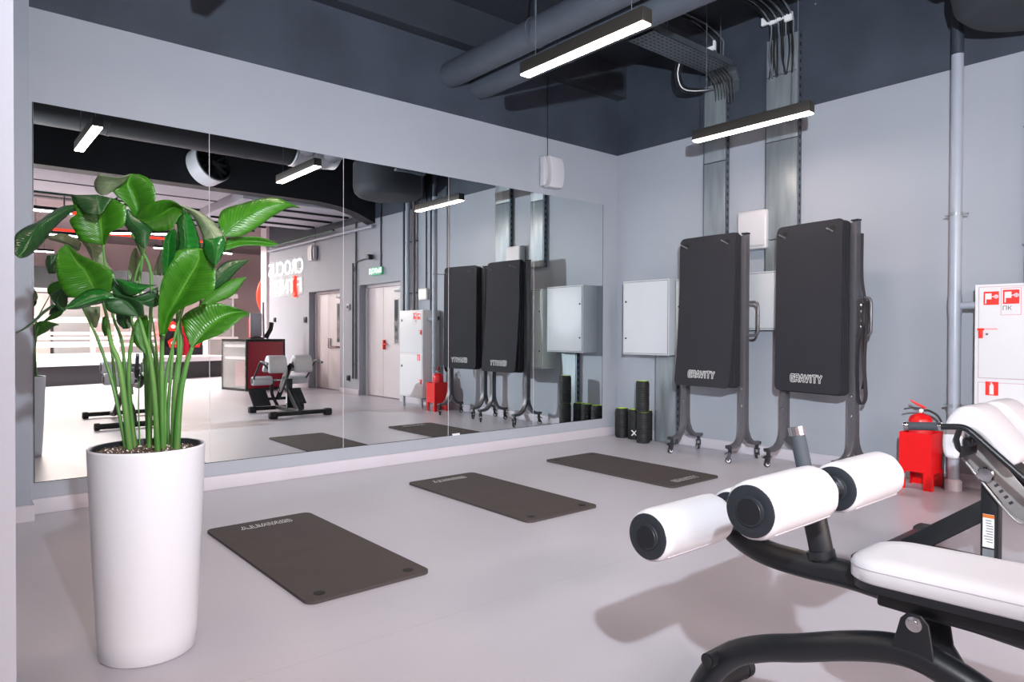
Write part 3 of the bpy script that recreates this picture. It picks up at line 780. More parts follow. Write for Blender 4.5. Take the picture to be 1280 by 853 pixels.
# round plenum near the right wall, top right of the picture
rp = thing('round_plenum', 'large round grey duct end hanging at the top right of the room', 'duct', (5.33, 1.12, 3.225))
MB().lathe([(0.0, 0), (0.40, 0.0), (0.47, 0.02), (0.52, 0.07), (0.54, 0.16), (0.54, 0.5)], (0, 0, 0), (0, 0, 1), 48, cap0=False).build('shell', mat('plenum_paint', '2a2e36', 0.7), rp, smooth=50)
MB().box((-0.20, 0.50, 0.30), (0.3, 0.58, 0.335)).build('bracket', 'galv', rp, bevel=0.004)
MB().box((-0.28, 0.64, 0.36), (0.2, 0.70, 0.395)).build('bracket', 'galv', rp, bevel=0.004)
for x, y in ((-0.1, 0.56), (0.2, 0.56)):
    MB().tube([(x, y, 0.33), (x, y, 0.92)], 0.006, 6).build('hanger_rod', 'galvdark', rp)

# fan in the bulkhead, seen in the mirror
fn = thing('wall_fan', 'round black fan in a white ring on the dark bulkhead, seen in the mirror', 'fan', (3.08, -0.43, 3.64))
FA = Vector((0.42, 1, 0.30)).normalized()
MB().lathe([(0.27, 0.04), (0.29, 0.06), (0.30, 0.30), (0.285, 0.31)], (-0.06, 0, -0.05), FA, 40, cap1=False).build('housing', 'white', fn, smooth=40)
MB().lathe([(0.285, 0.305), (0.292, 0.318), (0.27, 0.33), (0.25, 0.30), (0.25, 0.20)], (-0.06, 0, -0.05), FA, 40, cap0=False).build('front_ring', 'black_duct', fn, smooth=40)
fc = Vector((-0.06, 0, -0.05)) + FA * 0.29
MB().lathe([(0.06, -0.06), (0.06, 0.02), (0.04, 0.035)], fc, FA, 20).build('hub', 'black_duct', fn, smooth=40)
fu = FA.cross(Vector((0, 0, 1))).normalized()
fw = FA.cross(fu)
for k in range(12):
    a = 2 * PI * k / 12
    u = fu * math.cos(a) + fw * math.sin(a)
    v = fw * math.cos(a) - fu * math.sin(a)
    MB().prism([fc + u * 0.06 + v * 0.018 - FA * 0.03, fc + u * 0.25 + v * 0.04 - FA * 0.02, fc + u * 0.25 - v * 0.01, fc + u * 0.06 - v * 0.01 - FA * 0.01], FA * 0.004).build('blade', 'cap', fn)
MB().box((-0.05, 0, -0.05), (0.0, 0.06, 0.2)).build('wall_bracket', 'black_duct', fn)

# ------------------------------------------------------------------ hanging line lamps
def lamp(name, x, y0, y1, z, label):
    yc = (y0 + y1) / 2
    h = (y1 - y0) / 2
    t = thing(name, label, 'lamp', (x, yc, z), 0, 'line lamps hanging from the ceiling')
    MB().box((-0.042, -h, 0.004), (0.042, h, 0.085)).build('housing', 'lampbody', t, bevel=0.003)
    MB().box((-0.038, -h + 0.006, -0.006), (0.038, h - 0.006, 0.0035)).build('diffuser', 'led', t, bevel=0.002)
    for s in (-1, 1):
        MB().tube([(0, s * h * 0.78, 0.085), (0, s * h * 0.78, ZC - z)], 0.0025, 6).build('suspension_wire', 'greycable', t)
        MB().lathe([(0.008, 0.0), (0.006, 0.02)], (0, s * h * 0.78, 0.085), n=10).build('wire_holder', 'galvdark', t)
    return t
lamp('line_lamp', 4.99, 2.48, 3.51, 2.805, 'slim lit line lamp hanging nearest the right wall')
lamp('line_lamp', 3.085, 2.49, 3.555, 2.915, 'slim lit line lamp hanging above the middle floor mat')
lamp('line_lamp', -0.83, 2.45, 3.50, 2.95, 'added line lamp farthest left in the row, unseen, for fill light')  # extra lamp added past the row's end, unseen, to brighten the room
lamp('line_lamp', -0.83, -0.35, 0.65, 2.95, 'added line lamp beside the camera position, unseen, for fill light')  # added fill light in a lamp fixture, out of the mirror's view
lamp('line_lamp', 1.08, 2.45, 3.50, 2.95, 'slim lit line lamp hanging above the potted plant, seen only in the mirror')

# ------------------------------------------------------------------ wall boxes
def box_on_wall(name, label, cat, y0, y1, z0, z1, depth, material, **k):
    t = thing(name, label, cat, (XW, (y0 + y1) / 2, z0))
    MB().box((-depth, -(y1 - y0) / 2, 0), (-0.001, (y1 - y0) / 2, z1 - z0)).build('body', material, t, bevel=k.get('bevel', 0.004))
    return t
pb = box_on_wall('junction_box', 'white rounded plastic box high between the two mat racks', 'box', 3.33, 3.63, 1.945, 2.31, 0.10, 'boxwhite', bevel=0.018)
MB().box((-0.106, -0.135, 0.035), (-0.099, 0.135, 0.345)).build('lid', 'boxwhite', pb, bevel=0.003)
MB().box((-0.108, -0.13, 0.028), (-0.1, 0.13, 0.031)).build('lid_seam', 'greyenamel', pb)

def elec(label, y0, y1, z0, z1, depth, door_sides=1, materials=('elecmetal', 'elecmetal')):
    t = thing('electrical_cabinet', label, 'cabinet', (XW, (y0 + y1) / 2, z0))
    h = z1 - z0
    w_ = (y1 - y0) / 2
    MB().box((-depth, -w_, 0), (-0.001, w_, h)).build('body', materials[0], t, bevel=0.003)
    d = MB().box((-depth - 0.006, -w_ + 0.016, 0.016), (-depth + 0.001, w_ - 0.016, h - 0.016)).build('door', materials[1], t, bevel=0.002)
    MB().box((-depth - 0.0015, -w_ + 0.012, 0.012), (-depth - 0.0005, w_ - 0.012, h - 0.012)).build('door_gap', 'ink', t)
    for f in (0.22, 0.72):
        MB().lathe([(0.010, 0), (0.010, 0.006), (0.004, 0.007)], (-depth - 0.006, w_ - 0.045, h * f), (-1, 0, 0), 12).build('lock', 'ink', d)
    return t
elec('wide white electrical cabinet on the right wall beside the left mat rack', 4.306, 4.915, 0.93, 1.715, 0.246)
elec('deep grey electrical cabinet half hidden behind the left mat rack, hung lower', 3.62, 4.225, 0.715, 1.70, 0.246, materials=('greyenamel', 'greyenamel'))
elec('small white electrical cabinet between the two mat racks', 3.10, 3.585, 1.19, 1.73, 0.10)

# ------------------------------------------------------------------ fire hydrant cabinet
hc = thing('hydrant_cabinet', 'tall white fire hydrant cabinet with red stickers at the right edge', 'cabinet', (5.947, 1.27, 0.16))
HX = 5.64 - 5.947
MB().box((HX, -0.337, 0), (-0.001, 0.337, 1.345)).build('body', 'whitemetal', hc, bevel=0.003)
doors = []
for z0, z1 in ((0.02, 0.655), (0.69, 1.325)):
    MB().box((HX - 0.0012, -0.315, z0 - 0.004), (HX - 0.0003, 0.315, z1 + 0.004)).build('door_gap', mat('gap_pink', 'b79aa4', 0.6), hc)
    d = MB().box((HX - 0.005, -0.311, z0), (HX + 0.001, 0.311, z1)).build('door', 'whitemetal', hc, bevel=0.002)
    doors.append(d)
    zz = z1 - (0.135 if z0 > .5 else 0.18)
    MB().lathe([(0.02, 0), (0.02, 0.002), (0.013, 0.003)], (HX - 0.005, -0.265, zz), (-1, 0, 0), 16).build('round_vent', 'ink', d)
    # red lever handle and lock
    zh = (1.186 - 0.16) if z0 > .5 else (0.43 - 0.16)
    MB().box((HX - 0.016, 0.285, zh - 0.058), (HX - 0.005, 0.312, zh + 0.008)).box((HX - 0.022, 0.275, zh - 0.002), (HX - 0.010, 0.318, zh + 0.012)).build('handle', 'redink', d, bevel=0.003)
    MB().box((HX - 0.0060, 0.20, zh), (HX - 0.0052, 0.275, zh + 0.012)).build('sticker', mat('pink_sticker', 'e8a0a8', 0.5), d)
    MB().lathe([(0.008, 0), (0.008, 0.004)], (HX - 0.005, 0.262, zh - 0.03), (-1, 0, 0), 12).build('lock', 'galvdark', d)

def hose_sign(par, y0, y1, z0, z1, framed):
    """red square, white hose reel, wheel valve (y decreases to the right of the picture)"""
    x = HX - 0.0058
    MB().box((x, y0, z0), (x + 0.0007, y1, z1)).build('hose_sign', 'redink', par)
    w_, h_ = y1 - y0, z1 - z0
    x2 = x - 0.0006
    def q(a0, a1, b0, b1, nm='symbol'):
        MB().box((x2, y1 - a1 * w_, z0 + b0 * h_), (x2 + 0.0005, y1 - a0 * w_, z0 + b1 * h_)).build(nm, 'white', par)
    q(0.10, 0.52, 0.42, 0.86)
    q(0.10, 0.18, 0.10, 0.42)
    q(0.52, 0.72, 0.58, 0.64)
    MB().lathe([(0.15 * w_, 0), (0.15 * w_, 0.0005)], (x2, y1 - 0.82 * w_, z0 + 0.61 * h_), (-1, 0, 0), 18).build('symbol', 'white', par)
    MB().lathe([(0.10 * w_, 0.0006), (0.10 * w_, 0.0009)], (x2, y1 - 0.82 * w_, z0 + 0.61 * h_), (-1, 0, 0), 18).build('symbol', 'redink', par)
    MB().box((x2 - 0.0011, y1 - 0.84 * w_, z0 + 0.5 * h_), (x2 - 0.0009, y1 - 0.80 * w_, z0 + 0.72 * h_)).box((x2 - 0.0011, y1 - 0.93 * w_, z0 + 0.59 * h_), (x2 - 0.0009, y1 - 0.71 * w_, z0 + 0.63 * h_)).build('symbol', 'white', par)
D = 1.27
hose_sign(doors[1], 1.463 - D, 1.554 - D, 1.361 - .16, 1.454 - .16, False)
fr = MB()
x = HX - 0.0056
for (a, b, c, e) in ((1.334, 1.338, 1.287, 1.476), (1.448, 1.452, 1.287, 1.476), (1.334, 1.452, 1.287, 1.291), (1.334, 1.452, 1.472, 1.476)):
    fr.box((x, a - D, c - .16), (x + 0.0005, b - D, e - .16))
fr.build('sticker_frame', mat('pink_print', 'd88a96', 0.5), doors[1])
hose_sign(doors[1], 1.346 - D, 1.440 - D, 1.365 - .16, 1.462 - .16, True)
tx = text_obj('sticker_text', 'ПК', 0.04, 'ink', doors[1], 0.0002)
tx.rotation_euler = (PI / 2, 0, -PI / 2)
tx.location = (HX - 0.006, 1.415 - D, 1.335 - .16)
# extinguisher pictogram on the lower door
x = HX - 0.0058
MB().box((x, 1.461 - D, 0.728 - .16), (x + 0.0006, 1.538 - D, 0.824 - .16)).build('extinguisher_sign', 'redink', doors[0])
cyl = [(1.488, 0.735), (1.513, 0.735), (1.513, 0.795), (1.508, 0.805), (1.504, 0.808), (1.504, 0.817), (1.512, 0.812), (1.513, 0.816), (1.498, 0.82), (1.497, 0.808), (1.491, 0.803), (1.488, 0.795)]
MB().prism([(x - 0.0001, a - D, b - .16) for a, b in cyl][::-1], (-0.0006, 0, 0)).build('symbol', 'white', doors[0])
MB().box((HX + 0.02, -0.28, -0.16), (HX + 0.05, -0.25, 0.0)).box((-0.05, 0.25, -0.16), (-0.02, 0.28, 0)).box((HX + 0.02, 0.25, -0.16), (HX + 0.05, 0.28, 0)).build('support_leg', 'pipe', hc)
MB().lathe([(0.035, 0), (0.035, 0.05), (0.02, 0.05)], (-0.07, 0.337, 1.22), (0, 1, 0), 20).build('hose_port', 'ink', hc)

# ------------------------------------------------------------------ fire riser pipe
rp_ = thing('riser_pipe', 'thick grey riser pipe with a side branch beside the hydrant cabinet', 'pipe', (5.75, 1.765, 0))
MB().lathe([(0.040, 0.08), (0.040, 3.21)], (0, 0, 0), n=24).build('pipe', 'pipe', rp_, smooth=40)
MB().lathe([(0.040, 3.212), (0.040, ZC)], (0, 0, 0), n=24).build('upper_pipe', 'pipedark', rp_, smooth=40, label='dark painted upper pipe')
MB().lathe([(0.055, 0), (0.055, 0.07), (0.044, 0.085)], (0, 0, 0), n=24).build('floor_collar', 'base', rp_, smooth=30)
MB().lathe([(0.027, 0), (0.027, 0.16)], (0, -0.035, 1.365 - 0.0), (0, -1, 0), 20).build('branch', 'pipe', rp_, smooth=40)
MB().lathe([(0.044, 1.30), (0.044, 1.435)], (0, 0, 0), n=24).build('tee', 'pipe', rp_, smooth=30)
for z in (0.628, 2.04):
    MB().lathe([(0.046, z - 0.012), (0.046, z + 0.012)], (0, 0, 0), n=24).build('clamp', 'galv', rp_, smooth=30)
    MB().box((0.0, -0.075, z - 0.006), (0.03, 0.075, z + 0.006)).tube([(0.02, 0.06, z), (0.196, 0.06, z)], 0.005, 6).build('clamp_ear', 'galv', rp_)

# thin pipes and conduits further along the right wall, seen in the mirror
def conduit(y, r, z0, z1, x, label, m_='pipe', kn=None):
    t = thing('wall_pipe', label, 'pipe', (x, y, z0))
    MB().lathe([(r, 0), (r, z1 - z0)], (0, 0, 0), n=14).build('pipe', m_, t, smooth=40)
    for k in range(3):
        z = (z1 - z0) * (0.12 + 0.35 * k)
        MB().box((-0.004, -r - 0.012, z), (XW - x, r + 0.012, z + 0.015)).build('clip', 'galvdark', t)
    return t
conduit(0.62, 0.018, 1.52, 3.9, 5.90, 'thin grey conduit left of the pair of pipes, seen in the mirror', 'pipedark')
conduit(0.78, 0.038, 1.51, 3.9, 5.88, 'thicker grey pipe dropping to the hydrant cabinet, seen in the mirror')
conduit(0.95, 0.028, 1.51, 3.9, 5.89, 'brownish pipe beside the thicker grey pipe, seen in the mirror', mat('brown_pipe', '5d5258', 0.5))
conduit(1.24, 0.009, 1.86, 3.9, 5.935, 'thin black cable dropping to the lit square sign', 'cable')
conduit(1.38, 0.012, 1.5, 3.9, 5.93, 'thin black conduit just right of the lit square sign', 'pipedark')
conduit(-0.20, 0.012, 2.32, 3.9, 5.93, 'thin black conduit dropping to the exit sign', 'pipedark')
conduit(-1.12, 0.015, 0.3, 3.2, 5.925, 'thin dark conduit between the two doors, nearer the exit sign', 'pipedark')
conduit(-1.24, 0.015, 0.3, 2.45, 5.925, 'thin dark conduit between the two doors, nearer the neon sign', 'pipedark')
lt = thing('lit_sign', 'small lit square sign above the hydrant cabinet, seen in the mirror', 'sign', (XW, 1.19, 1.68))
MB().box((-0.05, -0.12, 0), (-0.002, 0.12, 0.18)).build('body', 'white', lt, bevel=0.004)
MB().box((-0.054, -0.09, 0.03), (-0.0505, 0.09, 0.15)).build('lit_face', 'bulb', lt)
hp = thing('ceiling_pipe', 'long horizontal pipe high along the right wall with a green stripe, seen in the mirror', 'pipe', (5.88, -3.0, 3.04))
MB().lathe([(0.028, -2.4), (0.028, 2.6)], (0, 0, 0), (0, 1, 0), 16).build('pipe', 'pipe', hp, smooth=40)
MB().lathe([(0.022, -2.4), (0.022, 1.1)], (-0.03, 0, 0.09), (0, 1, 0), 12).build('green_pipe', 'green', hp, smooth=40)
for k in range(5):
    MB().box((0.0, -2.2 + k * 1.1, -0.02), (0.066, -2.17 + k * 1.1, 0.02)).build('bracket', 'galvdark', hp)

# ------------------------------------------------------------------ doors in the right wall
def door(n, y0, y1, z1, split):
    yc = (y0 + y1) / 2
    t = bpy.data.objects.new('door_%d' % n, None)
    COL.objects.link(t)
    t.location = (XW + 0.16, yc, 0)
    t['kind'] = 'structure'
    h = (y1 - y0) / 2
    MB().box((-0.03, -h, 0), (0.05, -h + 0.05, z1)).box((-0.03, h - 0.05, 0), (0.05, h, z1)).box((-0.03, -h, z1 - 0.05), (0.05, h, z1)).build('door_frame', 'doorw', t, bevel=0.004)
    for a, b, big in ((-h + 0.055, split - 0.003, False), (split + 0.003, h - 0.055, True)):
        lf = MB().box((0.0, a, 0.012), (0.04, b, z1 - 0.055)).build('door_leaf', 'doorw', t, bevel=0.004)
        if big:
            m_ = (a + b) / 2
            MB().box((-0.006, m_ - 0.02, 0.95), (0.0, m_ + 0.14, 1.75)).build('window_frame', 'base', lf)
            MB().box((-0.008, m_ - 0.0, 0.97), (-0.0062, m_ + 0.12, 1.73)).build('window_pane', 'darkglass', lf)
            if n == 1:
                MB().box((-0.05, a + 0.06, 0.86), (-0.02, b - 0.06, 0.89)).box((-0.05, a + .06, 0.84), (0, a + .1, 1.05)).box((-0.05, b - .1, 0.84), (0, b - 0.06, 0.92)).build('panic_bar', 'chrome', lf, bevel=0.004)
            else:
                MB().box((-0.05, a + 0.05, 0.94), (-0.035, a + 0.17, 0.965)).box((-0.05, a + 0.05, 0.86), (0, a + 0.08, 1.03)).build('handle', 'redink', lf, bevel=0.003)
            MB().box((-0.05, b - 0.35, z1 - 0.16), (0, b - 0.12, z1 - 0.10)).build('door_closer', 'galv', lf, bevel=0.004)
    return t
d1 = door(1, -3.26, -1.82, 2.0, -0.12)
d2 = door(2, -1.03, 0.43, 2.03, -0.12)
ex = thing('exit_sign', 'small green and white exit sign above the nearer door, seen in the mirror', 'sign', (XW, -0.32, 2.17))
MB().box((-0.06, -0.19, 0), (-0.002, 0.19, 0.14)).build('body', 'signgreen', ex, bevel=0.004)
tx = text_obj('sign_text', 'ВЫХОД', 0.12, 'neon', ex, 0.0005)
tx.rotation_euler = (PI / 2, 0, -PI / 2)
tx.location = (-0.062, 0, 0.07)
for y, z, s, nm, lb in ((-5.118, 1.448, 0.05, 'wall_switch', 'small black wall switch left under the neon sign'), (-3.42, 1.426, 0.06, 'wall_thermostat', 'small black wall control right under the neon sign'),
                        (-1.436, 1.641, 0.055, 'call_point', 'small grey call point between the two doors'), (-1.44, 0.30, 0.05, 'wall_socket', 'low black wall socket between the two doors')):
    t = thing(nm, lb, 'switch', (XW, y, z))
    MB().box((-0.03, -s, -s), (-0.001, s, s)).build('plate', 'cap' if nm != 'call_point' else 'base', t, bevel=0.006)
    MB().box((-0.038, -s * 0.5, -s * 0.5), (-0.03, s * 0.5, s * 0.5)).build('button', 'rubber', t, bevel=0.003)
cm = thing('security_camera', 'small black camera on a bent conduit over the doors, seen in the mirror', 'camera', (XW, -0.50, 2.50))
MB().box((-0.12, -0.05, -0.045), (-0.03, 0.05, 0.045)).build('body', 'cap', cm, bevel=0.012)
MB().tube(fillet([(-0.03, 0, 0), (-0.02, -0.1, 0), (-0.02, -0.6, -0.03), (-0.02, -0.7, -0.2)], 0.08), 0.012, 8).build('conduit', 'pipedark', cm, smooth=60)

# neon wall sign: white outlined letters, first I a red bar
ns = thing('neon_sign', 'two-line white neon sign with a red barbell letter on the grey wall', 'sign', (XW - 0.03, -4.47, 1.97))
MB().box((0.012, -0.92, 0.0), (0.028, 0.92, 0.82)).build('back_plate', 'glass', ns)
def neon(s_, z, size, y, xs=1.0):
    o = text_obj('letters', s_, size, 'neon', ns, 0.008, offset=-0.004, xs=xs)
    o.rotation_euler = (PI / 2, 0, -PI / 2)
    o.location = (0, y, z)
    return o
neon('CROCUS', 0.60, 0.46, 0.0, 1.08)
neon('F', 0.19, 0.44, 0.80, 1.15)
neon('TNESS', 0.19, 0.44, -0.20, 1.14)
MB().tube([(-0.01, 0.55, 0.05), (-0.01, 0.55, 0.33)], 0.035, 10).build('barbell_bar', 'redglow', ns)
MB().lathe([(0.07, -0.02), (0.07, 0.02)], (-0.01, 0.55, 0.02), (1, 0, 0), 16).lathe([(0.045, -0.02), (0.045, 0.02)], (-0.01, 0.55, 0.37), (1, 0, 0), 16).build('barbell_weight', 'redglow', ns)

# pale slab of the hall ceiling reaching the right wall
psb = thing('ceiling_slab', 'broad pale grey slab with dark channels beyond the bulkhead at the right wall, seen in the mirror', 'slab', (4.75, -1.9, 3.30))
MB().box((-1.0, -1.4, 0), (1.19, 1.15, 0.4)).build('slab_body', 'pale', psb, bevel=0.01)
for k, y in enumerate((-0.9, -0.1, 0.6)):
    MB().box((-0.9 + 0.2 * k, y, -0.035), (1.1, y + 0.05, -0.001)).build('channel', 'frame', psb)

# ================================================================== FLOOR MATS AND HANGING MATS
MW, ML, MT = 0.62, 1.40, 0.014


def mat_body(bend, mirror=False):
    """rounded slab, width along x, length along y (holes at +y end), thickness along z; bend(y, x) gives z offset"""
    ys = []
    rr = 0.045
    for k in range(6):
        ys.append(-ML / 2 + rr * (1 - math.cos(k / 5 * PI / 2)))
    n = 22
    for k in range(1, n):
        ys.append(-ML / 2 + rr + (ML - 2 * rr) * k / n)
    for k in range(6):
        ys.append(ML / 2 - rr * (1 - math.sin(k / 5 * PI / 2)) if False else ML / 2 - rr + rr * math.sin(k / 5 * PI / 2))
    top, bot = [], []
    for y in ys:
        e = ML / 2 - abs(y)
        ins = 0 if e >= rr else rr - math.sqrt(max(0, rr * rr - (rr - e) ** 2))
        r1, r2 = [], []
        for j in range(9):
            x = (-1 + 2 * j / 8) * (MW / 2 - ins)
            z = bend(y, x)
            r1.append((x, y, z + MT))
            r2.append((x, y, z))
        top.append(r1)
        bot.append(r2)
    mb = MB()
    mb.grid(top)
    o = len(mb.v)
    mb.grid([r[::-1] for r in bot])
    # rim
    loop_t = [(i, 0) for i in range(len(top))] + [(len(top) - 1, j) for j in range(1, 9)] + [(i, 8) for i in range(len(top) - 2, -1, -1)] + [(0, j) for j in range(7, 0, -1)]
    nt_ = len(loop_t)
    vs = [top[i][j] for i, j in loop_t] + [bot[i][j] for i, j in loop_t]
    mb.add(vs, [(k, k + nt_, (k + 1) % nt_ + nt_, (k + 1) % nt_) for k in range(nt_)])
    return mb


GLYPH = {'G': [[(1, .8), (.8, 1), (.2, 1), (0, .8), (0, .2), (.2, 0), (.8, 0), (1, .2), (1, .5), (.55, .5)]],
         'R': [[(0, 0), (0, 1), (.8, 1), (1, .82), (1, .6), (.8, .42), (0, .42)], [(.5, .42), (1, 0)]],
         'A': [[(0, 0), (.45, 1), (.55, 1), (1, 0)], [(.2, .3), (.8, .3)]], 'V': [[(0, 1), (.5, 0), (1, 1)]],
         'i': [[(.5, 0), (.5, .62)], [(.5, .93), (.5, 1)]], 'T': [[(0, 1), (1, 1)], [(.5, 1), (.5, 0)]],
         'Y': [[(0, 1), (.5, .45), (1, 1)], [(.5, .45), (.5, 0)]]}


def logo(parent, bend, size=0.055):
    """outlined print made of flat strokes, reading upright when the holes are up"""
    word = 'GRAViTY'
    lw, gap = 0.033, 0.0125
    tot = sum(lw * (0.45 if c == 'i' else 1) for c in word) + gap * (len(word) - 1)
    for nm, hw, m_, dz in (('logo_outline', 0.0085, 'tape', 0.0005), ('logo_letters', 0.0045, 'ink', 0.0011)):
        mb = MB()
        x0 = -tot / 2
        for c in word:
            w_ = lw * (0.45 if c == 'i' else 1)
            for line in GLYPH[c]:
                for (a, b), (c2, d) in zip(line[:-1], line[1:]):
                    p, q = Vector((x0 + a * w_, b * size, 0)), Vector((x0 + c2 * w_, d * size, 0))
                    t = (q - p).normalized()
                    n = Vector((-t.y, t.x, 0)) * hw
                    e = t * hw * 0.7
                    mb.add([p - e - n, q + e - n, q + e + n, p - e + n], [(0, 1, 2, 3)])
            x0 += w_ + gap
        out = []
        for x, y, z in mb.v:
            y2 = y - ML / 2 + 0.085
            out.append((x, y2, bend(y2, x) + MT + dz))
        mb.v = out
        mb.build(nm, m_, parent)


def make_mat(label, group, bend, holes=True, yaw=0, m_='foam'):
    t = thing('exercise_mat', label, 'mat', (0, 0, 0), yaw, group)
    mat_body(bend).build('mat_body', m_, t, smooth=35)
    logo(t, bend)
    if holes:
        for s in (-1, 1):
            x, y = s * (MW / 2 - 0.085), ML / 2 - 0.075
            MB().lathe([(0.026, -0.001), (0.026, 0.0012), (0.016, 0.0016)], (x, y, bend(y, x) + MT), n=18).build('eyelet', 'hole', t, smooth=30)
    return t


flat = lambda y, x: 0.0
G_FLOOR = 'exercise mats laid on the floor'
m1 = make_mat('dark floor mat nearest the potted plant, in the left foreground', G_FLOOR, flat)
m1.location = (1.489, 3.44, 0.001)
m1.rotation_euler = (0, 0, PI + 0.008)
for (x, y, rz, lb) in ((3.037, 3.785, PI, 'dark floor mat in the middle of the three'), (4.482, 3.81, 0.0, 'dark floor mat nearest the foam rollers and mat racks')):
    c = copy_tree(m1)
    c.location = (x, y, 0.001)
    c.rotation_euler = (0, 0, rz)
    c['label'] = lb

# racks
STEEL = 'steel'


def flat_bar(mb, path, w_, th):
    """rectangular bar swept in the x-z plane: path of (x, z), width w_ along y centred on y0"""
    return mb


def arc_leg(sgn, y, ztop):
    """one bent flat bar: down the post then curving out along x to a foot"""
    path = [(0.0, ztop), (0.0, 0.40), (0.0, 0.34), (0.012, 0.27), (0.045, 0.205), (0.09, 0.165), (0.14, 0.15), (0.208, 0.147)]
    path = [(sgn * (a + 0.016), b) for a, b in path]
    pts = [Vector((a, 0, b)) for a, b in path]
    rows = []
    for i, p in enumerate(pts):
        t = (pts[min(i + 1, len(pts) - 1)] - pts[max(i - 1, 0)]).normalized()
        nrm = Vector((0, 1, 0)).cross(t).normalized()
        w2, t2 = 0.030, 0.014
        sec = [(-w2, -t2), (-w2 * .6, -t2 * 1.25), (w2 * .6, -t2 * 1.25), (w2, -t2), (w2, t2), (w2 * .6, t2 * 1.25), (-w2 * .6, t2 * 1.25), (-w2, t2)]
        rows.append([tuple(p + Vector((0, y + a, 0)) + nrm * b) for a, b in sec])
    mb = MB()
    mb.grid(rows, closed=True)
    mb.add(rows[0], [tuple(range(7, -1, -1))])
    mb.add(rows[-1], [tuple(range(8))])
    return mb


def caster(par, x, y, a):
    t = MB().box((x - 0.012, y - 0.012, 0.085), (x + 0.012, y + 0.012, 0.135)).build('caster_stem', 'cap', par)
    c, s = math.cos(a), math.sin(a)
    f = lambda p, q, z: (x + c * p - s * q, y + s * p + c * q, z)
    mb = MB()
    for q in (-0.020, 0.016):
        mb.prism([f(-0.012, q, 0.095), f(0.012, q, 0.095), f(0.030, q, 0.035), f(0.012, q, 0.022), f(-0.005, q, 0.05)], (-s * 0.004, c * 0.004, 0))
    mb.prism([f(-0.02, -0.02, 0.093), f(0.02, -0.02, 0.093), f(0.045, -0.018, 0.078), f(0.045, 0.018, 0.078), f(0.02, 0.02, 0.093), f(-0.02, 0.02, 0.093)], (0, 0, 0.006))
    mb.build('caster_fork', 'cap', par)
    ax = Vector((-s, c, 0))
    o = Vector(f(0.012, 0, 0.029)) - ax * 0.011
    MB().lathe([(0.019, 0), (0.028, 0.003), (0.028, 0.019), (0.019, 0.022)], o, ax, 20).build('wheel', 'rubber', par, smooth=30)
    MB().lathe([(0.018, -0.001), (0.018, 0.023)], o, ax, 16).build('wheel_hub', 'white', par, smooth=30)


def make_rack(label, loc, rz):
    t = thing('mat_rack', label, 'rack', loc, rz, 'wheeled mat racks')
    H = 2.06
    for y in (-0.325, 0.325):
        for s in (-1, 1):
            arc_leg(s, y, 0.78 if s > 0 else H - 0.02).build('leg', STEEL, t, smooth=40)
            MB().box((s * 0.215, y - 0.031, 0.135), (s * 0.236, y + 0.031, 0.162)).build('foot_cap', 'cap', t, bevel=0.004)
            caster(t, s * 0.208, y, 0.6 * s + y + (PI if s < 0 else 0))
            for z in (0.50, 0.66):
                if s < 0:
                    MB().lathe([(0.010, 0), (0.009, 0.005), (0.004, 0.007)], (-0.034, y - 0.004, z), (-1, 0, 0), 10).build('bolt', 'chrome', t)
        MB().box((0.002, y - 0.026, 0.45), (0.038, y + 0.026, H)).build('upright', STEEL, t, bevel=0.005)
        MB().box((-0.016, y - 0.03, H - 0.006), (0.04, y + 0.03, H + 0.008)).build('post_cap', 'cap', t, bevel=0.004)
        # grab handle on the outer side of each upright
        s = 1 if y > 0 else -1
        if s > 0:
            continue
        hp = fillet([(0.02, y + s * 0.026, 1.44), (0.02, y + s * 0.125, 1.44), (0.02, y + s * 0.125, 1.14), (0.02, y + s * 0.026, 1.14)], 0.05)
        MB().tube(hp, 0.0125, 12).build('handle', STEEL, t, smooth=60)
    for z in (2.0, 1.2, 0.70):
        MB().box((0.006, -0.30, z - 0.02), (0.034, 0.30, z + 0.02)).build('crossbar', STEEL, t, bevel=0.004)
    for s in (-1, 1):
        x0 = -0.215
        mb = MB()
        mb.tube(fillet([(0.01, s * 0.225, 1.955), (-0.10, s * 0.225, 1.965), (x0, s * 0.225, 1.992)], 0.02), 0.0055, 8)
        mb.build('hook', 'peg', t, smooth=60)
    return t


rackA = make_rack('left wheeled steel mat rack, next to the foam rollers', (5.602, 3.712, 0), math.radians(-2.4))
rackB = copy_tree(rackA)
rackB.location = (5.643, 2.737, 0)
rackB.rotation_euler = (0, 0, math.radians(-10.0))
rackB['label'] = 'right wheeled steel mat rack, with black straps on its handle'


def hang_bend(k, kick, tw, wav):
    """z here is the distance off the rack; the mats hang from y=+0.6"""
    def f(y, x):
        u = (0.63 - y) / 1.33
        z = kick * max(0, u) ** 1.6 + tw * x * max(0, u)
        z += wav * math.sin(u * PI) * 0.5
        if y > 0.55:
            z -= 0.012 * ((y - 0.55) / 0.15) ** 1.5
            z += 0.006 * math.cos(x * 14) * (y - 0.55) / 0.15
        return z
    return f


def hang(rack, n, params, labels, group):
    ca, sa = math.cos(rack.rotation_euler.z), math.sin(rack.rotation_euler.z)
    for k in range(n):
        kick, tw, wav, dz = params[k]
        t = make_mat(labels[k], group, hang_bend(k, kick, tw, wav), m_='foamhang')
        # local x -> rack -y, local y -> up, local z (top side) -> rack -x (towards the room)
        xo = -0.040 - 0.0225 * k
        rl = Matrix(((0, 0, -1, xo), (-1, 0, 0, 0), (0, 1, 0, 2.06 - ML / 2 + dz), (0, 0, 0, 1)))
        t.matrix_world = rack_m(rack) @ rl


def rack_m(rack):
    return Matrix.Translation(rack.location) @ Matrix.Rotation(rack.rotation_euler.z, 4, 'Z')


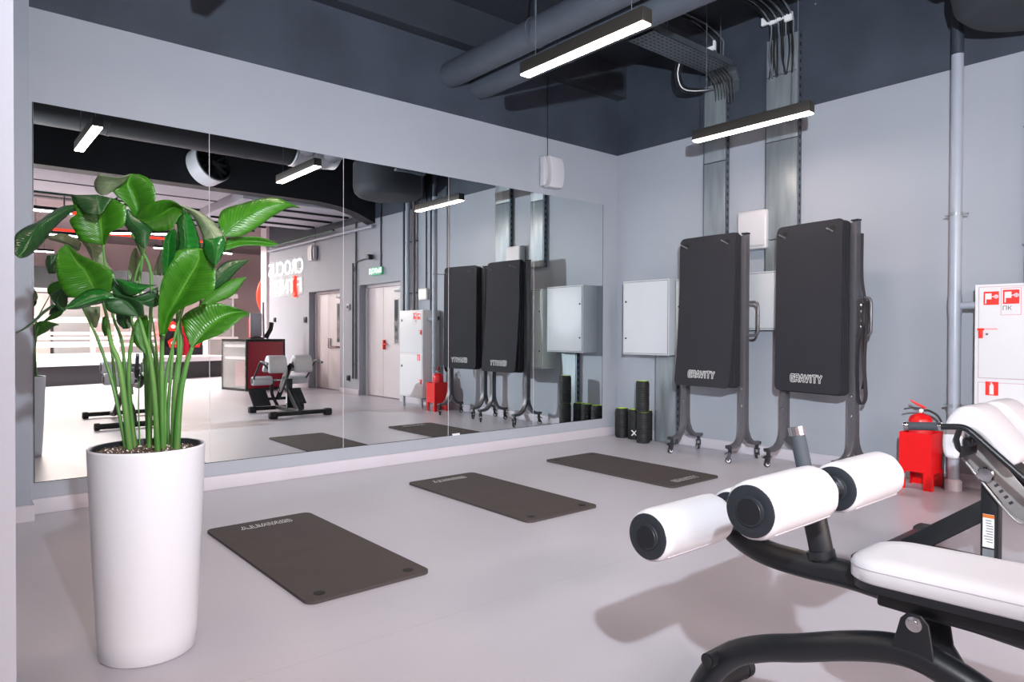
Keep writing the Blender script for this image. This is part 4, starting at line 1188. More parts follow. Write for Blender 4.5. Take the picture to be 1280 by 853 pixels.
L4 = ['hanging black mat, rearmost on the left rack, against its crossbars',
      'hanging black mat, second from the back on the left rack',
      'hanging black mat just behind the front one on the left rack',
      'front black mat on the left rack, its lower end kicked out, white logo']
hang(rackA, 4, [(0.0, 0, 0, 0.0), (0.010, 0.0, 0.0, 0.012), (0.035, 0.0, 0.0, 0.010), (0.085, 0.03, -0.02, 0.004)], L4, 'mats hanging on the left rack')
L5 = ['hanging black mat, rearmost on the right rack, against its crossbars',
      'hanging black mat, second from the back on the right rack',
      'hanging black mat, third from the back on the right rack',
      'hanging black mat just behind the front one on the right rack',
      'front black mat on the right rack, hanging straight, white logo']
hang(rackB, 5, [(0.0, 0, 0, 0.0), (0.004, 0, 0, 0.004), (0.006, 0, 0, 0.0), (0.008, 0.0, 0, 0.006), (0.012, 0.0, 0, 0.012)], L5, 'mats hanging on the right rack')

# straps on the right rack's handle
st = thing('strap_bundle', 'black webbing straps looped over the right rack handle', 'straps', (5.643, 2.737, 0), math.radians(-10))


def ribbon(pts, w_, th, wd=(1, 0, 0)):
    pts = spline(pts, 6)
    rows = []
    for i, p in enumerate(pts):
        t = (pts[min(i + 1, len(pts) - 1)] - pts[max(i - 1, 0)]).normalized()
        wv = Vector(wd)
        wv = (wv - t * wv.dot(t)).normalized()
        nn = t.cross(wv)
        rows.append([tuple(p + wv * w_ / 2 + nn * th / 2), tuple(p - wv * w_ / 2 + nn * th / 2), tuple(p - wv * w_ / 2 - nn * th / 2), tuple(p + wv * w_ / 2 - nn * th / 2)])
    return MB().grid(rows, closed=True)
ribbon([(-0.01, -0.395, 1.40), (-0.015, -0.385, 1.2), (-0.02, -0.37, 1.05), (-0.01, -0.355, 0.85), (0.0, -0.36, 0.66), (0.0, -0.39, 0.60), (0.0, -0.425, 0.66), (-0.01, -0.42, 0.85), (0, -0.40, 1.1), (0.03, -0.42, 1.30), (0.03, -0.425, 1.42)], 0.045, 0.004).build('strap', 'strap', st, smooth=60)
ribbon([(0.015, -0.375, 1.95), (0.01, -0.38, 1.6), (0.02, -0.40, 1.42), (0.0, -0.425, 1.25), (0.01, -0.41, 1.0), (0.02, -0.40, 0.8), (0.02, -0.385, 0.72)], 0.035, 0.004).build('strap', 'strap', st, smooth=60)
ribbon([(-0.02, -0.385, 1.42), (-0.035, -0.40, 1.30), (-0.03, -0.40, 1.2), (-0.02, -0.38, 1.12)], 0.05, 0.010).build('strap', 'strap', st, smooth=60)
for z in (1.20, 1.25, 1.32, 1.37):
    MB().box((-0.050, -0.412, z), (-0.036, -0.392, z + 0.022)).build('buckle', 'chrome', st, bevel=0.002)

# ------------------------------------------------------------------ foam rollers
def foam_roller(label, x, y, z, h=0.325, rot=0.0):
    t = thing('foam_roller', label, 'roller', (x, y, z), rot, 'black foam rollers standing in the corner')
    prof = [(0.058, 0.0), (0.066, 0.004)]
    k = 0
    zc = 0.012
    while zc < h - 0.02:
        hh = (0.016, 0.016, 0.044)[k % 3]
        prof += [(0.0665, zc - 0.003), (0.0705, zc), (0.0705, min(zc + hh, h - 0.012)), (0.0665, min(zc + hh + 0.003, h - 0.009))]
        zc += hh + 0.008
        k += 1
    prof += [(0.066, h - 0.004), (0.058, h)]
    MB().lathe(prof, (0, 0, 0), n=28, cap0=True, cap1=False).build('foam_sleeve', 'roller', t, smooth=30)
    MB().lathe([(0.058, h - 0.001), (0.0575, h + 0.0015), (0.051, h + 0.0015), (0.050, h - 0.05)], (0, 0, 0), n=28, cap0=False, cap1=False).build('core', 'lime', t, smooth=30, label='lime green inner tube')
    MB().lathe([(0.050, h - 0.05), (0.050, h - 0.052)], (0, 0, 0), n=24).build('core_inside', 'lime', t)
    return t
foam_roller('short black roller standing alone, nearest the mirror corner', 5.822, 5.03, 0.0)
fx = foam_roller('short black roller with a white X mark, behind the tall stack', 5.83, 4.86, 0.0)
foam_roller('black roller at the bottom of the tall stack', 5.70, 4.63, 0.0)
foam_roller('black roller on top of the tall stack', 5.695, 4.637, 0.328)
foam_roller('black roller behind the tall stack, beside the pale trunking', 5.848, 4.715, 0.0)
foam_roller('short black roller between the corner roller and the wall', 5.86, 5.12, 0.0) if False else None
# white X emblem on the lower front of the second roller
xm = MB()
dirx = Vector((-0.78, -0.626, 0))
tan = Vector((0.626, -0.78, 0))
c0 = dirx * 0.0725 + Vector((0, 0, 0.075))
for s in (-1, 1):
    a, b = tan * 0.026 + Vector((0, 0, 0.030 * s)), tan * 0.007
    xm.prism([c0 - a - b, c0 - a + b, c0 + a + b, c0 + a - b], dirx * 0.002)
xm.build('emblem', 'tape', fx)

# ------------------------------------------------------------------ extinguisher and its red box stand
es = thing('extinguisher_stand', 'bright red metal box stand on the floor beside the grey pipe', 'stand', (5.68, 1.955, 0))
hx, hy = 0.128, 0.11
mb = MB()
mb.box((-hx, -hy, 0.13), (-hx + 0.004, hy, 0.42)).box((-hx, -hy, 0), (-hx + 0.004, -hy + 0.055, 0.13)).box((-hx, hy - 0.045, 0), (-hx + 0.004, hy, 0.13))
mb.build('front_panel', 'red', es)
for s in (-1, 1):
    mb = MB()
    y = s * hy
    mb.box((-hx + 0.004, y - (0.004 if s > 0 else 0), 0.0 if s < 0 else 0.0), (-hx + 0.05, y + (0 if s > 0 else 0.004), 0.12))
    mb.box((-hx + 0.004, y - (0.004 if s > 0 else 0), 0.12), (hx, y + (0 if s > 0 else 0.004), 0.42))
    mb.box((hx - 0.05, y - (0.004 if s > 0 else 0), 0), (hx, y + (0 if s > 0 else 0.004), 0.12))
    mb.build('side_panel', 'red', es)
MB().box((hx - 0.004, -hy, 0), (hx, hy, 0.42)).build('back_panel', 'red', es)
MB().box((-hx + 0.004, -hy + 0.004, 0.13), (hx - 0.004, hy - 0.004, 0.134)).build('shelf', 'red', es)
MB().prism([(-hx - 0.0008, 0.10, 0.12), (-hx - 0.0008, 0.06, 0.11), (-hx - 0.0008, 0.075, 0.06)], (-0.0008, 0, 0)).build('torn_label', 'galv', es)
fe = thing('fire_extinguisher', 'red fire extinguisher standing in the red box stand', 'extinguisher', (5.68, 1.965, 0.136))
MB().lathe([(0.075, 0), (0.08, 0.01), (0.08, 0.36), (0.076, 0.385), (0.06, 0.405), (0.03, 0.418), (0.02, 0.425)], (0, 0, 0), n=32).build('cylinder', 'red', fe, smooth=45)
MB().lathe([(0.018, 0.42), (0.018, 0.455), (0.012, 0.46)], (0, 0, 0), n=16).build('valve', 'chrome', fe, smooth=30)
MB().lathe([(0.014, 0), (0.014, 0.014)], (-0.016, -0.01, 0.445), (-1, -0.4, 0), 14).build('gauge', 'white', fe)
hd = Vector((-0.35, 0.94, 0)).normalized()
sd_ = Vector((0.94, 0.35, 0)).normalized()
b0 = Vector((0, 0, 0.455))
MB().prism([b0 - sd_ * 0.012 - hd * 0.03, b0 - sd_ * 0.012 + hd * 0.03 + Vector((0, 0, 0.03)), b0 - sd_ * 0.012 + hd * 0.07 + Vector((0, 0, 0.06)),
            b0 - sd_ * 0.012 + hd * 0.065 + Vector((0, 0, 0.068)), b0 - sd_ * 0.012 + hd * 0.02 + Vector((0, 0, 0.045)), b0 - sd_ * 0.012 - hd * 0.035 + Vector((0, 0, 0.014))], sd_ * 0.024).build('upper_lever', 'red', fe, bevel=0.002)
MB().prism([b0 - sd_ * 0.01 - hd * 0.02, b0 - sd_ * 0.01 + hd * 0.06, b0 - sd_ * 0.01 + hd * 0.11 + Vector((0, 0, -0.012)), b0 - sd_ * 0.01 + hd * 0.11 + Vector((0, 0, -0.003)), b0 - sd_ * 0.01 + hd * 0.055 + Vector((0, 0, 0.009)), b0 - sd_ * 0.01 - hd * 0.02 + Vector((0, 0, 0.009))], sd_ * 0.02).build('lower_lever', 'rubber', fe)
MB().tube(spline([(0.01, -0.02, 0.445), (0.02, -0.06, 0.44), (0.03, -0.12, 0.39), (0.035, -0.16, 0.25), (0.035, -0.145, 0.12), (0.035, -0.14, 0.02)], 5), 0.008, 8).build('hose', 'rubber', fe, smooth=60)
MB().lathe([(0.0805, 0.12), (0.0805, 0.30)], (0, 0, 0), n=32, cap0=False, cap1=False).build('label_band', mat('ext_label', 'c4232a', 0.4), fe, smooth=40)

# ------------------------------------------------------------------ planter with bird-of-paradise plant
PX, PY = 0.58, 2.74
pl = thing('planter', 'tall white tapered planter on the floor at the left', 'planter', (PX, PY, 0))
prof = [(0.0, 0.0), (0.150, 0.0), (0.157, 0.006)] + [(0.157 + (0.190 - 0.157) * (k / 10) ** 0.8, 0.006 + 0.728 * k / 10) for k in range(1, 11)]
prof += [(0.190, 0.738), (0.186, 0.742), (0.181, 0.740), (0.179, 0.735), (0.177, 0.60)]
MB().lathe(prof, (0, 0, 0), n=64, cap0=False, cap1=False).build('shell', 'pot', pl, smooth=50)
MB().lathe([(0.176, 0.742), (0.172, 0.739), (0.170, 0.69), (0.168, 0.60)], (0, 0, 0), n=48, cap0=False, cap1=False).build('inner_liner', 'cap', pl, smooth=50)
rng = random.Random(3)
rows = []
for i in range(14):
    r = 0.172 * i / 13
    rows.append([(r * math.cos(2 * PI * j / 40), r * math.sin(2 * PI * j / 40), 0.705 + 0.012 * rng.random() + 0.008 * (1 - i / 13)) for j in range(40)])
MB().grid(rows, closed=True).build('soil', 'soil', pl, smooth=60)
mb = MB()
for k in range(420):
    r, a = 0.165 * math.sqrt(rng.random()), rng.random() * 2 * PI
    x, y, z, q = r * math.cos(a), r * math.sin(a), 0.716 + rng.random() * 0.006, 0.0025 + rng.random() * 0.0045
    mb.add([(x + q, y, z), (x - q * .6, y + q, z), (x - q * .7, y - q * .8, z), (x, y, z + q)], [(0, 1, 3), (1, 2, 3), (2, 0, 3)])
o = mb.build('soil_crumbs', 'perlite', pl)
o['kind'] = 'stuff'
mb = MB()
for k in range(420):
    r, a = 0.165 * math.sqrt(rng.random()), rng.random() * 2 * PI
    x, y, z, q = r * math.cos(a), r * math.sin(a), 0.716 + rng.random() * 0.006, 0.004 + rng.random() * 0.007
    mb.add([(x + q, y, z), (x - q * .6, y + q, z), (x - q * .7, y - q * .8, z), (x, y, z + q)], [(0, 1, 3), (1, 2, 3), (2, 0, 3)])
o = mb.build('bark_chips', 'soil', pl)
o['kind'] = 'stuff'

pt = thing('potted_plant', 'large-leaved green bird-of-paradise plant growing in the white planter', 'plant', (PX, PY, 0.70))
O_ = Vector((PX, PY, 0.70))
for col_, rws in LEAVES:
    ctrl = [[Vector(p) - O_ for p in r] for r in rws]
    cl = [spline([r[k] for r in ctrl], 5) for k in range(3)]
    n = len(cl[0])
    rows = []
    for i in range(n):
        L_, C_, R_ = cl[0][i], cl[1][i], cl[2][i]
        nr = (L_ - C_).cross(R_ - C_)
        view = (C_ + O_ - Vector((0, 0, 1.15))).normalized()
        row = []
        for j in range(9):
            t = j / 8
            if t <= 0.5:
                q = t * 2
                p = L_.lerp(C_, q)
                bow = math.sin(q * PI) * (L_ - C_).length
            else:
                q = (t - 0.5) * 2
                p = C_.lerp(R_, q)
                bow = math.sin(q * PI) * (R_ - C_).length
            ripple = 0.003 * math.sin(i * 2.3 + (0 if t < .5 else 2)) * abs(t - 0.5) * 2
            row.append(tuple(p - view * (bow * 0.10 + ripple)))
        rows.append(row)
    mb = MB().grid(rows)
    o = mb.build('leaf', 'leaf_' + col_, pt)
    me = o.data
    uvl = me.uv_layers.new(name='UVMap')
    for li, lp in enumerate(me.loops):
        vi = lp.vertex_index
        uvl.data[li].uv = ((vi % 9) / 8, (vi // 9) / (n - 1))
    me.polygons.foreach_set('use_smooth', [True] * len(me.polygons))
    so_ = o.modifiers.new('thick', 'SOLIDIFY')
    so_.thickness = 0.0012
    # raised midrib as part of the leaf
    rib = MB().tube([C_ for C_ in cl[1]], [0.0026 * (1 - 0.75 * i / n) for i in range(n)], 6)
    rib.build('midrib', 'leaf_' + col_, o, smooth=60)
for r0, r1, pts in STEMS:
    P = [Vector(p) - O_ for p in pts]
    b = P[0].copy()
    b.z = 0
    if b.length > 0.145:
        b = b.normalized() * 0.145
    P[0] = Vector((b.x, b.y, 0.008))
    sp = spline(P, 7)
    n = len(sp)
    o = MB().tube(sp, [1.12 * (r0 + (r1 - r0) * min(1, (i / n) * 1.15)) for i in range(n)], 10, sx=0.7).build('stem', 'stem', pt, smooth=60)
    if r0 > 0.009:
        k = n // 3
        MB().tube(sp[:k], [r0 * 1.12 * (1 - 0.25 * i / k) for i in range(k)], 8, sx=0.5).build('dry_sheath', 'sheath', o, smooth=60) if int(r0 * 1e4) % 2 == 0 else None

# ================================================================== SIT-UP BENCH (right foreground)
BX = 1.89
bn = thing('situp_bench', 'black-framed bench with white foam leg rollers in the right foreground', 'bench', (BX, 0.9, 0))
BY = 0.9


def bl(x, y, z):
    return (x - BX, y - BY, z)


def leg_roller(x0, x1, y, z, r, par, capface=-1):
    """upholstered cylinder along x with dark end caps"""
    n = 40
    rng2 = random.Random(int(x0 * 1000))
    prof = []
    L_ = x1 - x0
    m_ = 10
    rows = []
    for i in range(m_ + 5):
        pass
    stations = [(0.0, 0.86), (0.004, 0.93), (0.012, 0.985), (0.03, 1.0)] + [(L_ * t, 1.0 + 0.006 * math.sin(t * PI)) for t in (0.25, 0.5, 0.75)] + [(L_ - 0.03, 1.0), (L_ - 0.012, 0.985), (L_ - 0.004, 0.93), (L_, 0.86)]
    vs = []
    for dx, k in stations:
        row = []
        for j in range(n):
            a = 2 * PI * j / n
            # flat-sided wrap: slight polygonal pull and puckers at the ends
            pk = 1 + (0.012 * math.sin(9 * a + 1.3) if k < 0.99 else 0.004 * math.cos(6 * a))
            row.append((dx, r * k * pk * math.cos(a), r * k * pk * math.sin(a)))
        vs.append(row)
    t = MB().grid(vs, closed=True)
    t.v = [(p[0] + x0 - BX, p[1] + y - BY, p[2] + z) for p in t.v]
    o = t.build('leg_roller', 'leather', par, smooth=45)
    for e, d in ((x0, -1), (x1, 1)):
        c = bl(e - d * 0.006, y, z)
        MB().lathe([(r * 0.87, 0), (r * 0.87, 0.009), (r * 0.80, 0.011), (r * 0.52, 0.009), (r * 0.50, 0.013), (r * 0.44, 0.014)], c, (d, 0, 0), 36).build('end_cap', 'cap', o, smooth=30)
        MB().lathe([(r * 0.44, 0.0135), (r * 0.42, 0.016), (r * 0.2, 0.0165), (r * 0.01, 0.0165)], c, (d, 0, 0), 30).build('cap_centre', 'frame', o, smooth=30)
    # seam along the wrap
    MB().tube([bl(x0 + 0.02, y - r * 0.72, z - r * 0.70), bl(x1 - 0.02, y - r * 0.72, z - r * 0.70)], 0.0018, 6).build('seam', 'base', o)
    return o


RR = 0.072
leg_roller(1.487, 1.805, 1.19, 0.595, RR, bn)
leg_roller(1.888, 2.205, 1.19, 0.595, RR, bn)
leg_roller(1.509, 1.830, 0.895, 0.720, RR * 1.02, bn)
leg_roller(1.950, 2.270, 0.895, 0.712, RR * 1.0, bn)
MB().lathe([(0.0135, 0), (0.0135, 0.78)], bl(1.50, 1.19, 0.595), (1, 0, 0), 14).build('lower_axle', 'chrome', bn, smooth=40)
MB().lathe([(0.0135, 0), (0.0135, 0.75)], bl(1.515, 0.895, 0.717), (1, 0, 0), 14).build('upper_axle', 'chrome', bn, smooth=40)
for x in (1.832, 1.918):
    MB().lathe([(0.036, 0), (0.036, 0.008), (0.026, 0.010), (0.026, 0.024)], bl(x, 0.895, 0.717), (1, 0, 0), 20).build('axle_collar', 'chrome', bn, smooth=30)
# upright post
MB().tube([bl(BX, 0.892, 0.50), bl(BX, 0.9365, 0.695)], 0.033, 24, sx=0.85).build('post', 'frame', bn, smooth=40)
MB().tube([bl(BX, 0.9365, 0.695), bl(BX, 0.974, 0.860)], 0.021, 24).build('hand_grip', 'grip', bn, smooth=40)
MB().tube([bl(BX, 0.974, 0.860), bl(BX, 0.9795, 0.884)], 0.0225, 24).build('grip_cap', 'chrome', bn, smooth=40)
MB().tube([bl(BX, 0.905, 0.545), bl(BX, 0.900, 0.525)], 0.038, 20).build('post_weld', 'frame', bn, smooth=40)
# curved main beam
beam = spline([bl(BX, 1.262, 0.612), bl(BX, 1.205, 0.560), bl(BX, 1.135, 0.518), bl(BX, 1.06, 0.498), bl(BX, 0.95, 0.494), bl(BX, 0.82, 0.498), bl(BX, 0.65, 0.487), bl(BX, 0.42, 0.472), bl(BX, 0.1, 0.455), bl(BX, -0.3, 0.43)], 6)
MB().tube(beam, 0.038, 24, sx=0.9).build('main_beam', 'frame', bn, smooth=40)
MB().lathe([(0.034, 0), (0.034, 0.09)], bl(BX - 0.045, 1.215, 0.59), (1, 0, 0), 20).build('axle_sleeve', 'frame', bn, smooth=40)
# seat
sx0, sx1 = 1.755, 2.030


def seat_ring(ins):
    """seat outline from the near rear corner round the rounded front to the far rear corner"""
    yf, r, yb = 0.792 - ins, 0.085 - ins * 0.5, -0.4 + ins
    a, b = sx0 + ins, sx1 - ins
    ring = [(a, y) for y in (yb, 0.0, 0.3, 0.5, 0.62)]
    for k in range(9):
        t = PI - k * PI / 16
        ring.append((a + r + r * math.cos(t), yf - r + r * math.sin(t)))
    for k in range(9):
        t = PI / 2 - k * PI / 16
        ring.append((b - r + r * math.cos(t), yf - r + r * math.sin(t)))
    ring += [(b, y) for y in (0.62, 0.5, 0.3, 0.0, yb)]
    return ring


def zt_of(y):
    return 0.588 + (0.79 - y) * 0.030


def slab(layers):
    rows = [[bl(x, y, zt_of(y) + dz) for x, y in seat_ring(ins)] for dz, ins in layers]
    mb = MB().grid(rows, closed=True)
    n = len(rows[0])
    mb.add(rows[0], [tuple(range(n - 1, -1, -1))])
    mb.add(rows[-1], [tuple(range(n))])
    return mb


so_ = slab([(-0.058, 0.006), (-0.052, 0.0), (-0.024, 0.0), (-0.012, 0.003), (-0.004, 0.011), (0.0, 0.024), (0.0015, 0.05)]).build('seat_cushion', 'leather', bn, smooth=50)
MB().tube([bl(x, y, zt_of(y) - 0.022) for x, y in seat_ring(-0.0004)], 0.0013, 6).build('seam', 'base', so_)
slab([(-0.078, 0.006), (-0.0585, 0.006)]).build('seat_board', 'frame', bn, smooth=40)
MB().box(bl(1.80, -0.35, 0.470), bl(1.985, 0.72, 0.513)).build('seat_rail', 'frame', bn, bevel=0.008)
# lower frame
LX = 1.80
low = spline([bl(LX, 1.235, 0.045), bl(LX, 1.215, 0.085), bl(LX, 1.175, 0.145), bl(LX, 1.11, 0.208), bl(LX, 1.02, 0.255), bl(LX, 0.92, 0.292), bl(LX, 0.80, 0.340), bl(LX, 0.70, 0.372), bl(LX, 0.63, 0.380), bl(LX, 0.57, 0.368), bl(LX, 0.48, 0.335), bl(LX, 0.36, 0.26), bl(LX, 0.1, 0.085), bl(LX, -0.1, 0.055)], 6)
MB().tube(low, 0.037, 24).build('lower_frame', 'frame', bn, smooth=40)
# pivot bracket with bolt
for s in (-1, 1):
    x = 1.835 + s * 0.060
    MB().prism([bl(x, 0.672, 0.360), bl(x, 0.672, 0.39), bl(x, 0.652, 0.470), bl(x, 0.636, 0.488), bl(x, 0.606, 0.488), bl(x, 0.590, 0.470), bl(x, 0.578, 0.39), bl(x, 0.548, 0.345)], (s * 0.008, 0, 0)).build('pivot_plate', 'frame', bn, bevel=0.003)
    MB().lathe([(0.018, 0), (0.018, 0.003), (0.011, 0.004), (0.011, 0.008)], bl(x + s * 0.008, 0.621, 0.464), (s, 0, 0), 20).build('bolt', 'chrome', bn, smooth=30)
# floor bars
MB().tube([bl(1.43, 1.235, 0.045), bl(2.045, 1.235, 0.045)], 0.034, 20).build('front_crossbar', 'frame', bn, smooth=40)
MB().box(bl(1.50, -0.20, 0.025), bl(2.28, -0.13, 0.08)).build('rear_crossbar', 'frame', bn, bevel=0.012)
MB().lathe([(0.040, 0), (0.044, 0.006), (0.044, 0.05), (0.040, 0.056)], bl(1.385, 1.235, 0.045), (1, 0, 0), 20).build('rubber_foot', 'rubber', bn, smooth=40)
MB().lathe([(0.036, 0), (0.036, 0.03), (0.024, 0.042)], bl(2.03, 1.235, 0.045), (1, 0, 0), 20).build('rubber_foot', 'rubber', bn, smooth=40)
for x in (1.46, 2.25):
    MB().box(bl(x, -0.21, 0.0), bl(x + 0.07, -0.12, 0.088)).build('rubber_foot', 'rubber', bn, bevel=0.015)
MB().tube([bl(1.735, 1.165, 0.185), bl(1.87, 1.165, 0.185)], 0.022, 20).build('stop_tube', 'frame', bn, smooth=40)
MB().lathe([(0.016, 0), (0.016, 0.004)], bl(1.734, 1.165, 0.185), (-1, 0, 0), 16).build('tube_plug', 'rubber', bn)

# ================================================================== BACK-EXTENSION MACHINE (behind the bench)
HX0, HY0 = 3.80, 1.0
hm = thing('back_extension_machine', 'black-framed back extension machine with white thigh pads at the right edge', 'machine', (HX0, HY0, 0))


def hl(x, y, z):
    return (x - HX0, y - HY0, z)


MB().box(hl(3.38, 1.385, 0.03), hl(4.22, 1.455, 0.085)).build('front_crossbar', 'frame', hm, bevel=0.012)
MB().box(hl(3.42, 0.52, 0.03), hl(4.18, 0.59, 0.085)).build('rear_crossbar', 'frame', hm, bevel=0.012)
for x in (3.36, 4.13):
    MB().box(hl(x, 1.372, 0.0), hl(x + 0.11, 1.47, 0.096)).build('rubber_foot', 'rubber', hm, bevel=0.022)
    MB().box(hl(x + (0.03 if x < 3.8 else -0.03), 0.51, 0.0), hl(x + 0.10 + (0.03 if x < 3.8 else -0.03), 0.60, 0.092)).build('rubber_foot', 'rubber', hm, bevel=0.015)
MB().box(hl(3.765, 0.56, 0.035), hl(3.835, 1.40, 0.095)).build('floor_spine', 'frame', hm, bevel=0.010)
MB().box(hl(3.762, 0.972, 0.06), hl(3.838, 1.042, 0.50)).build('post', 'frame', hm, bevel=0.008)
MB().prism([hl(3.772, 1.395, 0.03), hl(3.772, 1.395, 0.10), hl(3.772, 1.036, 0.375), hl(3.772, 1.036, 0.265), hl(3.772, 1.31, 0.05)], (0.056, 0, 0)).build('diagonal_brace', 'frame', hm, bevel=0.008)
# warning label on the post
MB().box(hl(3.7605, 0.985, 0.155), hl(3.7618, 1.031, 0.31)).build('warning_label', 'tape', hm)
MB().box(hl(3.7600, 0.985, 0.293), hl(3.7605, 1.031, 0.309)).build('label_header', 'orange', hm)
lb = MB()
rr2 = random.Random(5)
for k in range(9):
    z = 0.283 - k * 0.0125
    lb.box(hl(3.7600, 0.990 + (0.006 if k < 2 else 0), z - 0.004), hl(3.7605, 1.027 - rr2.random() * 0.012, z))
o = lb.build('label_lines', mat('grey_print', '77777a', 0.6), hm)
o['kind'] = 'stuff'
MB().box(hl(3.7605, 0.985, 0.095), hl(3.7618, 1.031, 0.147)).build('rating_plate', 'galv', hm)
# slotted steel guide
s0, s1 = Vector(hl(3.735, 1.062, 0.612)), Vector(hl(3.735, 0.868, 0.372))
dv = (s1 - s0).normalized()
nv = Vector((0, -dv.z, dv.y))
if nv.z > 0:
    nv = -nv
poly = []
for k in range(9):
    a = PI / 2 + k * PI / 8
    poly.append(s0 + dv * (math.cos(a) * 0.058) + nv * (math.sin(a) * 0.058) * -1)
for k in range(9):
    a = -PI / 2 + k * PI / 8
    poly.append(s1 + dv * (math.cos(a) * 0.058) + nv * (math.sin(a) * 0.058) * -1)
MB().prism(poly, (0.006, 0, 0)).build('guide_plate', 'brushed', hm, bevel=0.002)
for k in range(6):
    c = s0 + dv * (0.12 + k * 0.030) + nv * 0.018
    MB().prism([c + Vector((-0.001, 0, 0)) - dv * 0.008, c + Vector((-0.001, 0, 0)) - dv * 0.008 + nv * 0.018, c + Vector((-0.001, 0, 0)) + dv * 0.004 + nv * 0.018, c + Vector((-0.001, 0, 0)) + dv * 0.004], (-0.0008, 0, 0)).build('slot', 'ink', hm)
for off in (1, 2):
    loop_ = [s0 + nv * 0.05, s0 + nv * 0.06 - dv * 0.03, s0 - nv * 0.02 - dv * 0.055][::-1] if off == 2 else [s0 + nv * 0.062, s1 + nv * 0.062, s1 + nv * 0.03 + dv * 0.055, s1 - nv * 0.04 + dv * 0.05]
    MB().tube([q_ + Vector((-0.012, 0, 0)) for q_ in spline(loop_, 5)], 0.006, 8).build('guide_rim', 'brushed', hm, smooth=50)
MB().lathe([(0.012, -0.05), (0.012, 0), (0.034, 0.002), (0.036, 0.016), (0.030, 0.022), (0.008, 0.023)], hl(3.728, 1.010, 0.502), (-1, 0, 0), 24).build('adjusting_knob', 'chrome', hm, smooth=30)


# thigh pads: a wrap-over section extruded along x
def pad(x0, x1):
    # closed profile in (y, z): up the front face, over the top, down the back slope and round inside
    ring = [(1.082, 0.590), (1.108, 0.602), (1.118, 0.65), (1.114, 0.72), (1.092, 0.785), (1.05, 0.828), (1.00, 0.834), (0.955, 0.806), (0.90, 0.738), (0.850, 0.674),
            (0.830, 0.636), (0.836, 0.606), (0.862, 0.598), (0.905, 0.636), (0.955, 0.694), (0.998, 0.728), (1.028, 0.722), (1.042, 0.68), (1.048, 0.63), (1.056, 0.597)]
    n = len(ring)
    P = [Vector((a, b, 0)) for a, b in ring]
    sm = []
    for i in range(n):
        a, b, c, d = P[i - 1], P[i], P[(i + 1) % n], P[(i + 2) % n]
        for k in range(3):
            t = k / 3
            sm.append(0.5 * ((2 * b) + (c - a) * t + (2 * a - 5 * b + 4 * c - d) * t * t + (3 * b - a - 3 * c + d) * t ** 3))
    n = len(sm)
    W2 = x1 - x0
    rows = []
    for dx, sc in ((0.0, 0.018), (0.003, 0.010), (0.010, 0.003), (0.022, 0.0), (W2 / 2, 0.0), (W2 - 0.022, 0.0), (W2 - 0.010, 0.003), (W2 - 0.003, 0.010), (W2, 0.018)):
        row = []
        for i, q in enumerate(sm):
            t = (sm[(i + 2) % n] - sm[i - 2]).normalized()
            nn = Vector((-t.y, t.x, 0))
            row.append(hl(x0 + dx, q.x + nn.x * sc, q.y + nn.y * sc))
        rows.append(row)
    mb = MB().grid(rows, closed=True)
    mb.add(rows[0], [tuple(range(n - 1, -1, -1))])
    mb.add(rows[-1], [tuple(range(n))])
    return mb
for x0, x1 in ((3.48, 3.735), (3.85, 4.105)):
    p_ = pad(x0, x1).build('thigh_pad', 'leather', hm, smooth=50)
    MB().prism([hl(x0 + 0.02, 1.068, 0.600), hl(x0 + 0.02, 1.072, 0.66), hl(x0 + 0.02, 1.066, 0.72), hl(x0 + 0.02, 1.045, 0.77), hl(x0 + 0.02, 1.0, 0.776), hl(x0 + 0.02, 0.93, 0.706), hl(x0 + 0.02, 0.87, 0.63), hl(x0 + 0.02, 0.885, 0.62), hl(x0 + 0.02, 1.0, 0.755), hl(x0 + 0.02, 1.03, 0.755), hl(x0 + 0.02, 1.046, 0.70), hl(x0 + 0.02, 1.045, 0.60)][::-1],
               (x1 - x0 - 0.04, 0, 0)).build('pad_plate', 'frame', p_)
# handle tubes on both sides, running back down the slope
for s, hx_ in ((-1, 3.402), (1, 4.185)):
    t_ = fillet([hl(hx_, 1.12, 0.741), hl(hx_, 1.0, 0.752), hl(hx_ + 0.0, 0.72, 0.50), hl(hx_ - s * 0.06, 0.66, 0.45)], 0.03)
    MB().tube(t_, 0.0135, 14).build('handle_tube', 'frame', hm, smooth=60)
    MB().tube([hl(hx_, 1.10, 0.743), hl(hx_, 1.222, 0.733)], 0.0185, 18).build('handle_grip', 'grip', hm, smooth=40)
    MB().tube([hl(hx_, 1.222, 0.733), hl(hx_, 1.243, 0.7315)], 0.0195, 18).build('grip_cap', 'chrome', hm, smooth=40)
    MB().tube([hl(hx_, 1.090, 0.744), hl(hx_, 1.101, 0.743)], 0.0195, 18).build('grip_ring', 'chrome', hm, smooth=40)
    MB().tube([hl(hx_, 1.02, 0.745), hl(hx_ - s * 0.05, 1.05, 0.69), hl(hx_ - s * 0.10, 1.055, 0.63)], 0.012, 12).build('pad_bracket', 'frame', hm, smooth=50)
MB().box(hl(3.50, 1.00, 0.655), hl(4.10, 1.04, 0.69)).build('pad_crossbar', 'frame', hm, bevel=0.006)
up0, up1 = Vector(hl(3.80, 1.07, 0.70)), Vector(hl(3.80, 0.60, 0.20))
mbx = MB()
MB().tube([up0, up1], 0.040, 4, up=(1, 0, 0)).build('sliding_beam', 'frame', hm)
MB().tube(spline([hl(3.80, 0.58, 0.08), hl(3.72, 0.58, 0.25), hl(3.70, 0.62, 0.40), hl(3.70, 0.66, 0.47)], 5), 0.024, 12).build('roller_arm', 'frame', hm, smooth=50)
